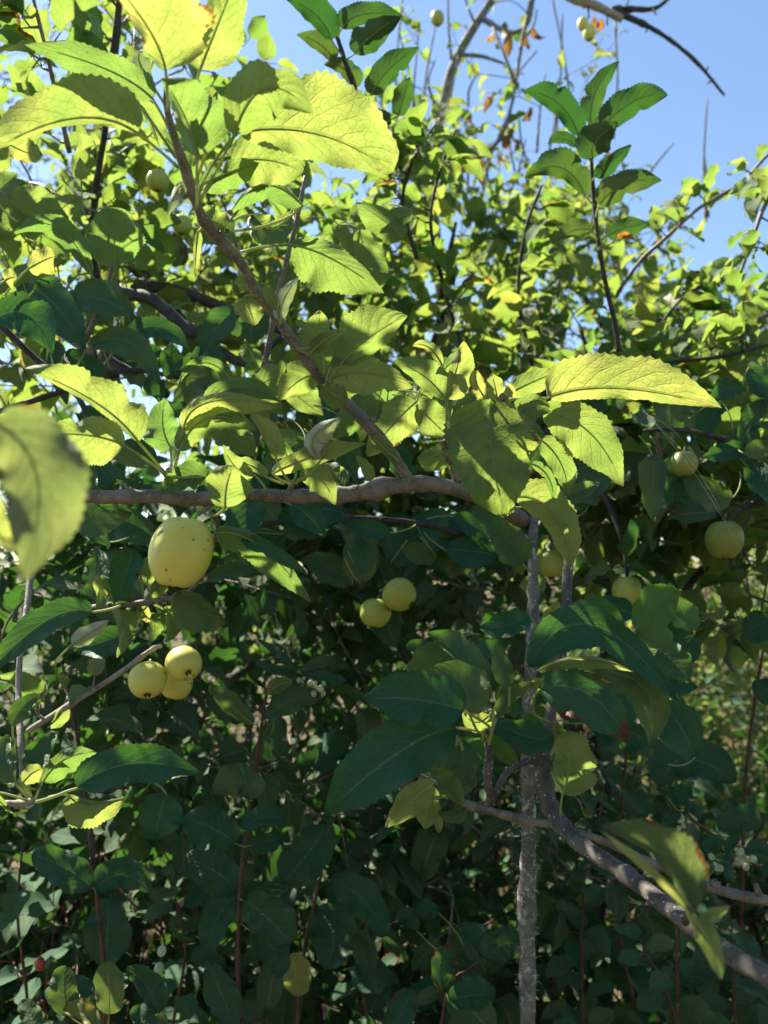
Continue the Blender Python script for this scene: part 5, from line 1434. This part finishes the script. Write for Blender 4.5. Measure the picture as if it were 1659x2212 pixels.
snow_shoot('small snowberry sprig with greenish berries right of the curving branch', [(1700, 1850, .98, 2), (1600, 1830, .98, 1.8), (1520, 1790, .98, 1.6), (1478, 1745, .97, 1.3), (1470, 1700, .97, 1)], [
    ('t', 1468, 1740, 1455, 1715, 1432, 1704, 14, 15, .95, 1474, 1745, {'rnd': .9}),
    ('t', 1478, 1738, 1478, 1710, 1500, 1690, 22, 18, .95, 1476, 1745, {'rnd': 1}),
    ('t', 1468, 1752, 1450, 1765, 1432, 1752, 15, 12, .95, 1474, 1748, {'rnd': .9}),
    ('t', 1480, 1752, 1500, 1745, 1512, 1772, 16, 15, .95, 1476, 1748, {'rnd': .8}),
    ('t', 1550, 1800, 1600, 1770, 1640, 1790, 34, 34, 1.0, 1530, 1795, {'rnd': .2}),
    ('t', 1430, 1700, 1480, 1640, 1590, 1690, 60, 40, 1.08, 1500, 1780, {'rnd': .2})], [(1475, 1778, .96, 9, .75)], group=GS)
snow_shoot('berried snowberry sprig touching the right edge', [(1720, 1900, .92, 2), (1640, 1872, .92, 1.8), (1600, 1846, .92, 1.4), (1560, 1832, .92, 1)], [
    ('t', 1560, 1830, 1540, 1818, 1518, 1838, 12, 14, .91, 1562, 1834, {'rnd': .8}),
    ('t', 1566, 1838, 1570, 1850, 1545, 1850, 12, 10, .90, 1562, 1834, {'rnd': .9}),
    ('t', 1612, 1846, 1640, 1828, 1659, 1850, 18, 15, .90, 1606, 1850, {'rnd': .9}),
    ('t', 1580, 1838, 1582, 1820, 1600, 1812, 14, 12, .91, 1575, 1838, {'rnd': .7}),
    ('u', 1525, 1900, 1515, 1875, 1480, 1850, 14, 12, .92, 1540, 1880, {'yel': .2, 'rnd': .2}),
    ('t', 1650, 1868, None, None, 1672, 1892, 18, 16, .9, 1640, 1870, {'rnd': .7})], [(1606, 1858, .91, 12, 1.05), (1541, 1858, .91, 9, .9)], group=GS)
snow_shoot('snowberry sprig with small round leaves low on the right, below the curving branch', [(1480, 2330, 1.0, 2.2), (1440, 2140, 1.0, 1.8), (1400, 2070, 1.0, 1.5), (1385, 2030, 1.0, 1)], [], auto=5, L=.040, group=GS)
snow_shoot('red stem rising behind the near blurred leaf at the lower right', [(1468, 2330, .96, 2.6), (1464, 2180, .96, 2.4), (1462, 2050, .96, 2.2), (1458, 1930, .98, 1.8)], [
    ('t', 1466, 2170, 1500, 2165, 1545, 2205, 14, 16, .94, 1464, 2172, {'rnd': 1, 'yel': .2}),
    ('t', 1468, 2120, 1510, 2110, 1530, 2130, 30, 34, 1.02, 1464, 2130, {'rnd': .3})], auto=3, L=.035, group=GS)
snow_shoot('snowberry stem at the right edge beside the sunny gap, dark leaves above', [(1600, 2000, 1.2, 2.8), (1610, 1700, 1.2, 2.6), (1630, 1520, 1.2, 2.4), (1646, 1420, 1.2, 2), (1655, 1330, 1.2, 1.6)], [
    ('t', 1662, 1330, 1640, 1350, 1605, 1368, 40, 36, 1.05, 1652, 1350, {'rnd': .2}),
    ('t', 1690, 1480, 1660, 1490, 1628, 1470, 30, 30, 1.05, 1640, 1460, {'rnd': .3}),
    ('t', 1600, 1398, 1580, 1385, 1550, 1390, 8, 8, 1.18, 1640, 1400, {'rnd': 1}),
    ('t', 1600, 1398, 1615, 1402, 1632, 1400, 8, 7, 1.18, 1640, 1405, {'rnd': 1})], group=GS)
for i, (lab, x, y, d, n) in enumerate([('leafy snowberry stem in the dark lower middle', 800, 2100, 1.15, 9), ('snowberry stem deep in shade right of the lichened stem', 1260, 2050, 1.15, 9), ('dark snowberry stem in the lower right corner', 1600, 2150, 1.05, 9),
                                       ('dark snowberry stem behind the tall one at the left edge', 60, 1980, 1.1, 8), ('snowberry stem in shade between the two tall stems', 370, 2050, 1.12, 9), ('snowberry stem in shade under the largest dark leaf', 800, 1830, 1.25, 9), ('faint snowberry stem below the brown edged leaf', 1330, 1760, 1.2, 8)]):
    snow_shoot(lab, [(x + RNG.normal() * 20, y + 420, d, 2.8), (x, y + 200, d, 2.4), (x + RNG.normal() * 15, y, d, 2), (x + RNG.normal() * 25, y - 160, d, 1.4)], [], auto=n, L=.052, group='snowberry stems in deep shade')

# red hips low in the undergrowth
for x, y, d, lab in [(86, 2082, 1.0, 'red withered hip hanging low at the left')]:
    R = .0065
    tb = Tubes()
    th = np.linspace(.1, 3.04, 9)
    p = P(x, y, d)
    tb.add([p + Vector((0, 0, math.cos(t) * R * 1.3)) for t in th], [R * math.sin(t) for t in th], 12)
    o = tb.build('rose_hip', M['hip'])
    tag(o, lab, 'hip')
    tb = Tubes().add([p + Vector((0, 0, R * 1.2)), p + Vector((.002, 0, R * 2.6)), p + Vector((.003, 0, R * 4.5))], [.0007, .0006, .0006], 5)
    tb.build('stalk', M['red'], o)

# single threads of spider silk
tb = Tubes()
for k, (a, b) in enumerate([((1385, 880), (1592, 1175)), ((1400, 900), (1560, 1110)), ((1390, 890), (1500, 1000))]):
    pts = [P(a[0] + (b[0] - a[0]) * u + 8 * math.sin(u * 3.1) * (1 + k * .4), a[1] + (b[1] - a[1]) * u - 10 * math.sin(u * 3.1), .72 + .2 * u) for u in np.linspace(0, 1, 12)]
    tb.add(pts, [.0001] * 12, 5)
tag(tb.build('spider_silk', M['silk']), 'fine spider silk threads stretched below the glowing leaf on the right', 'silk')
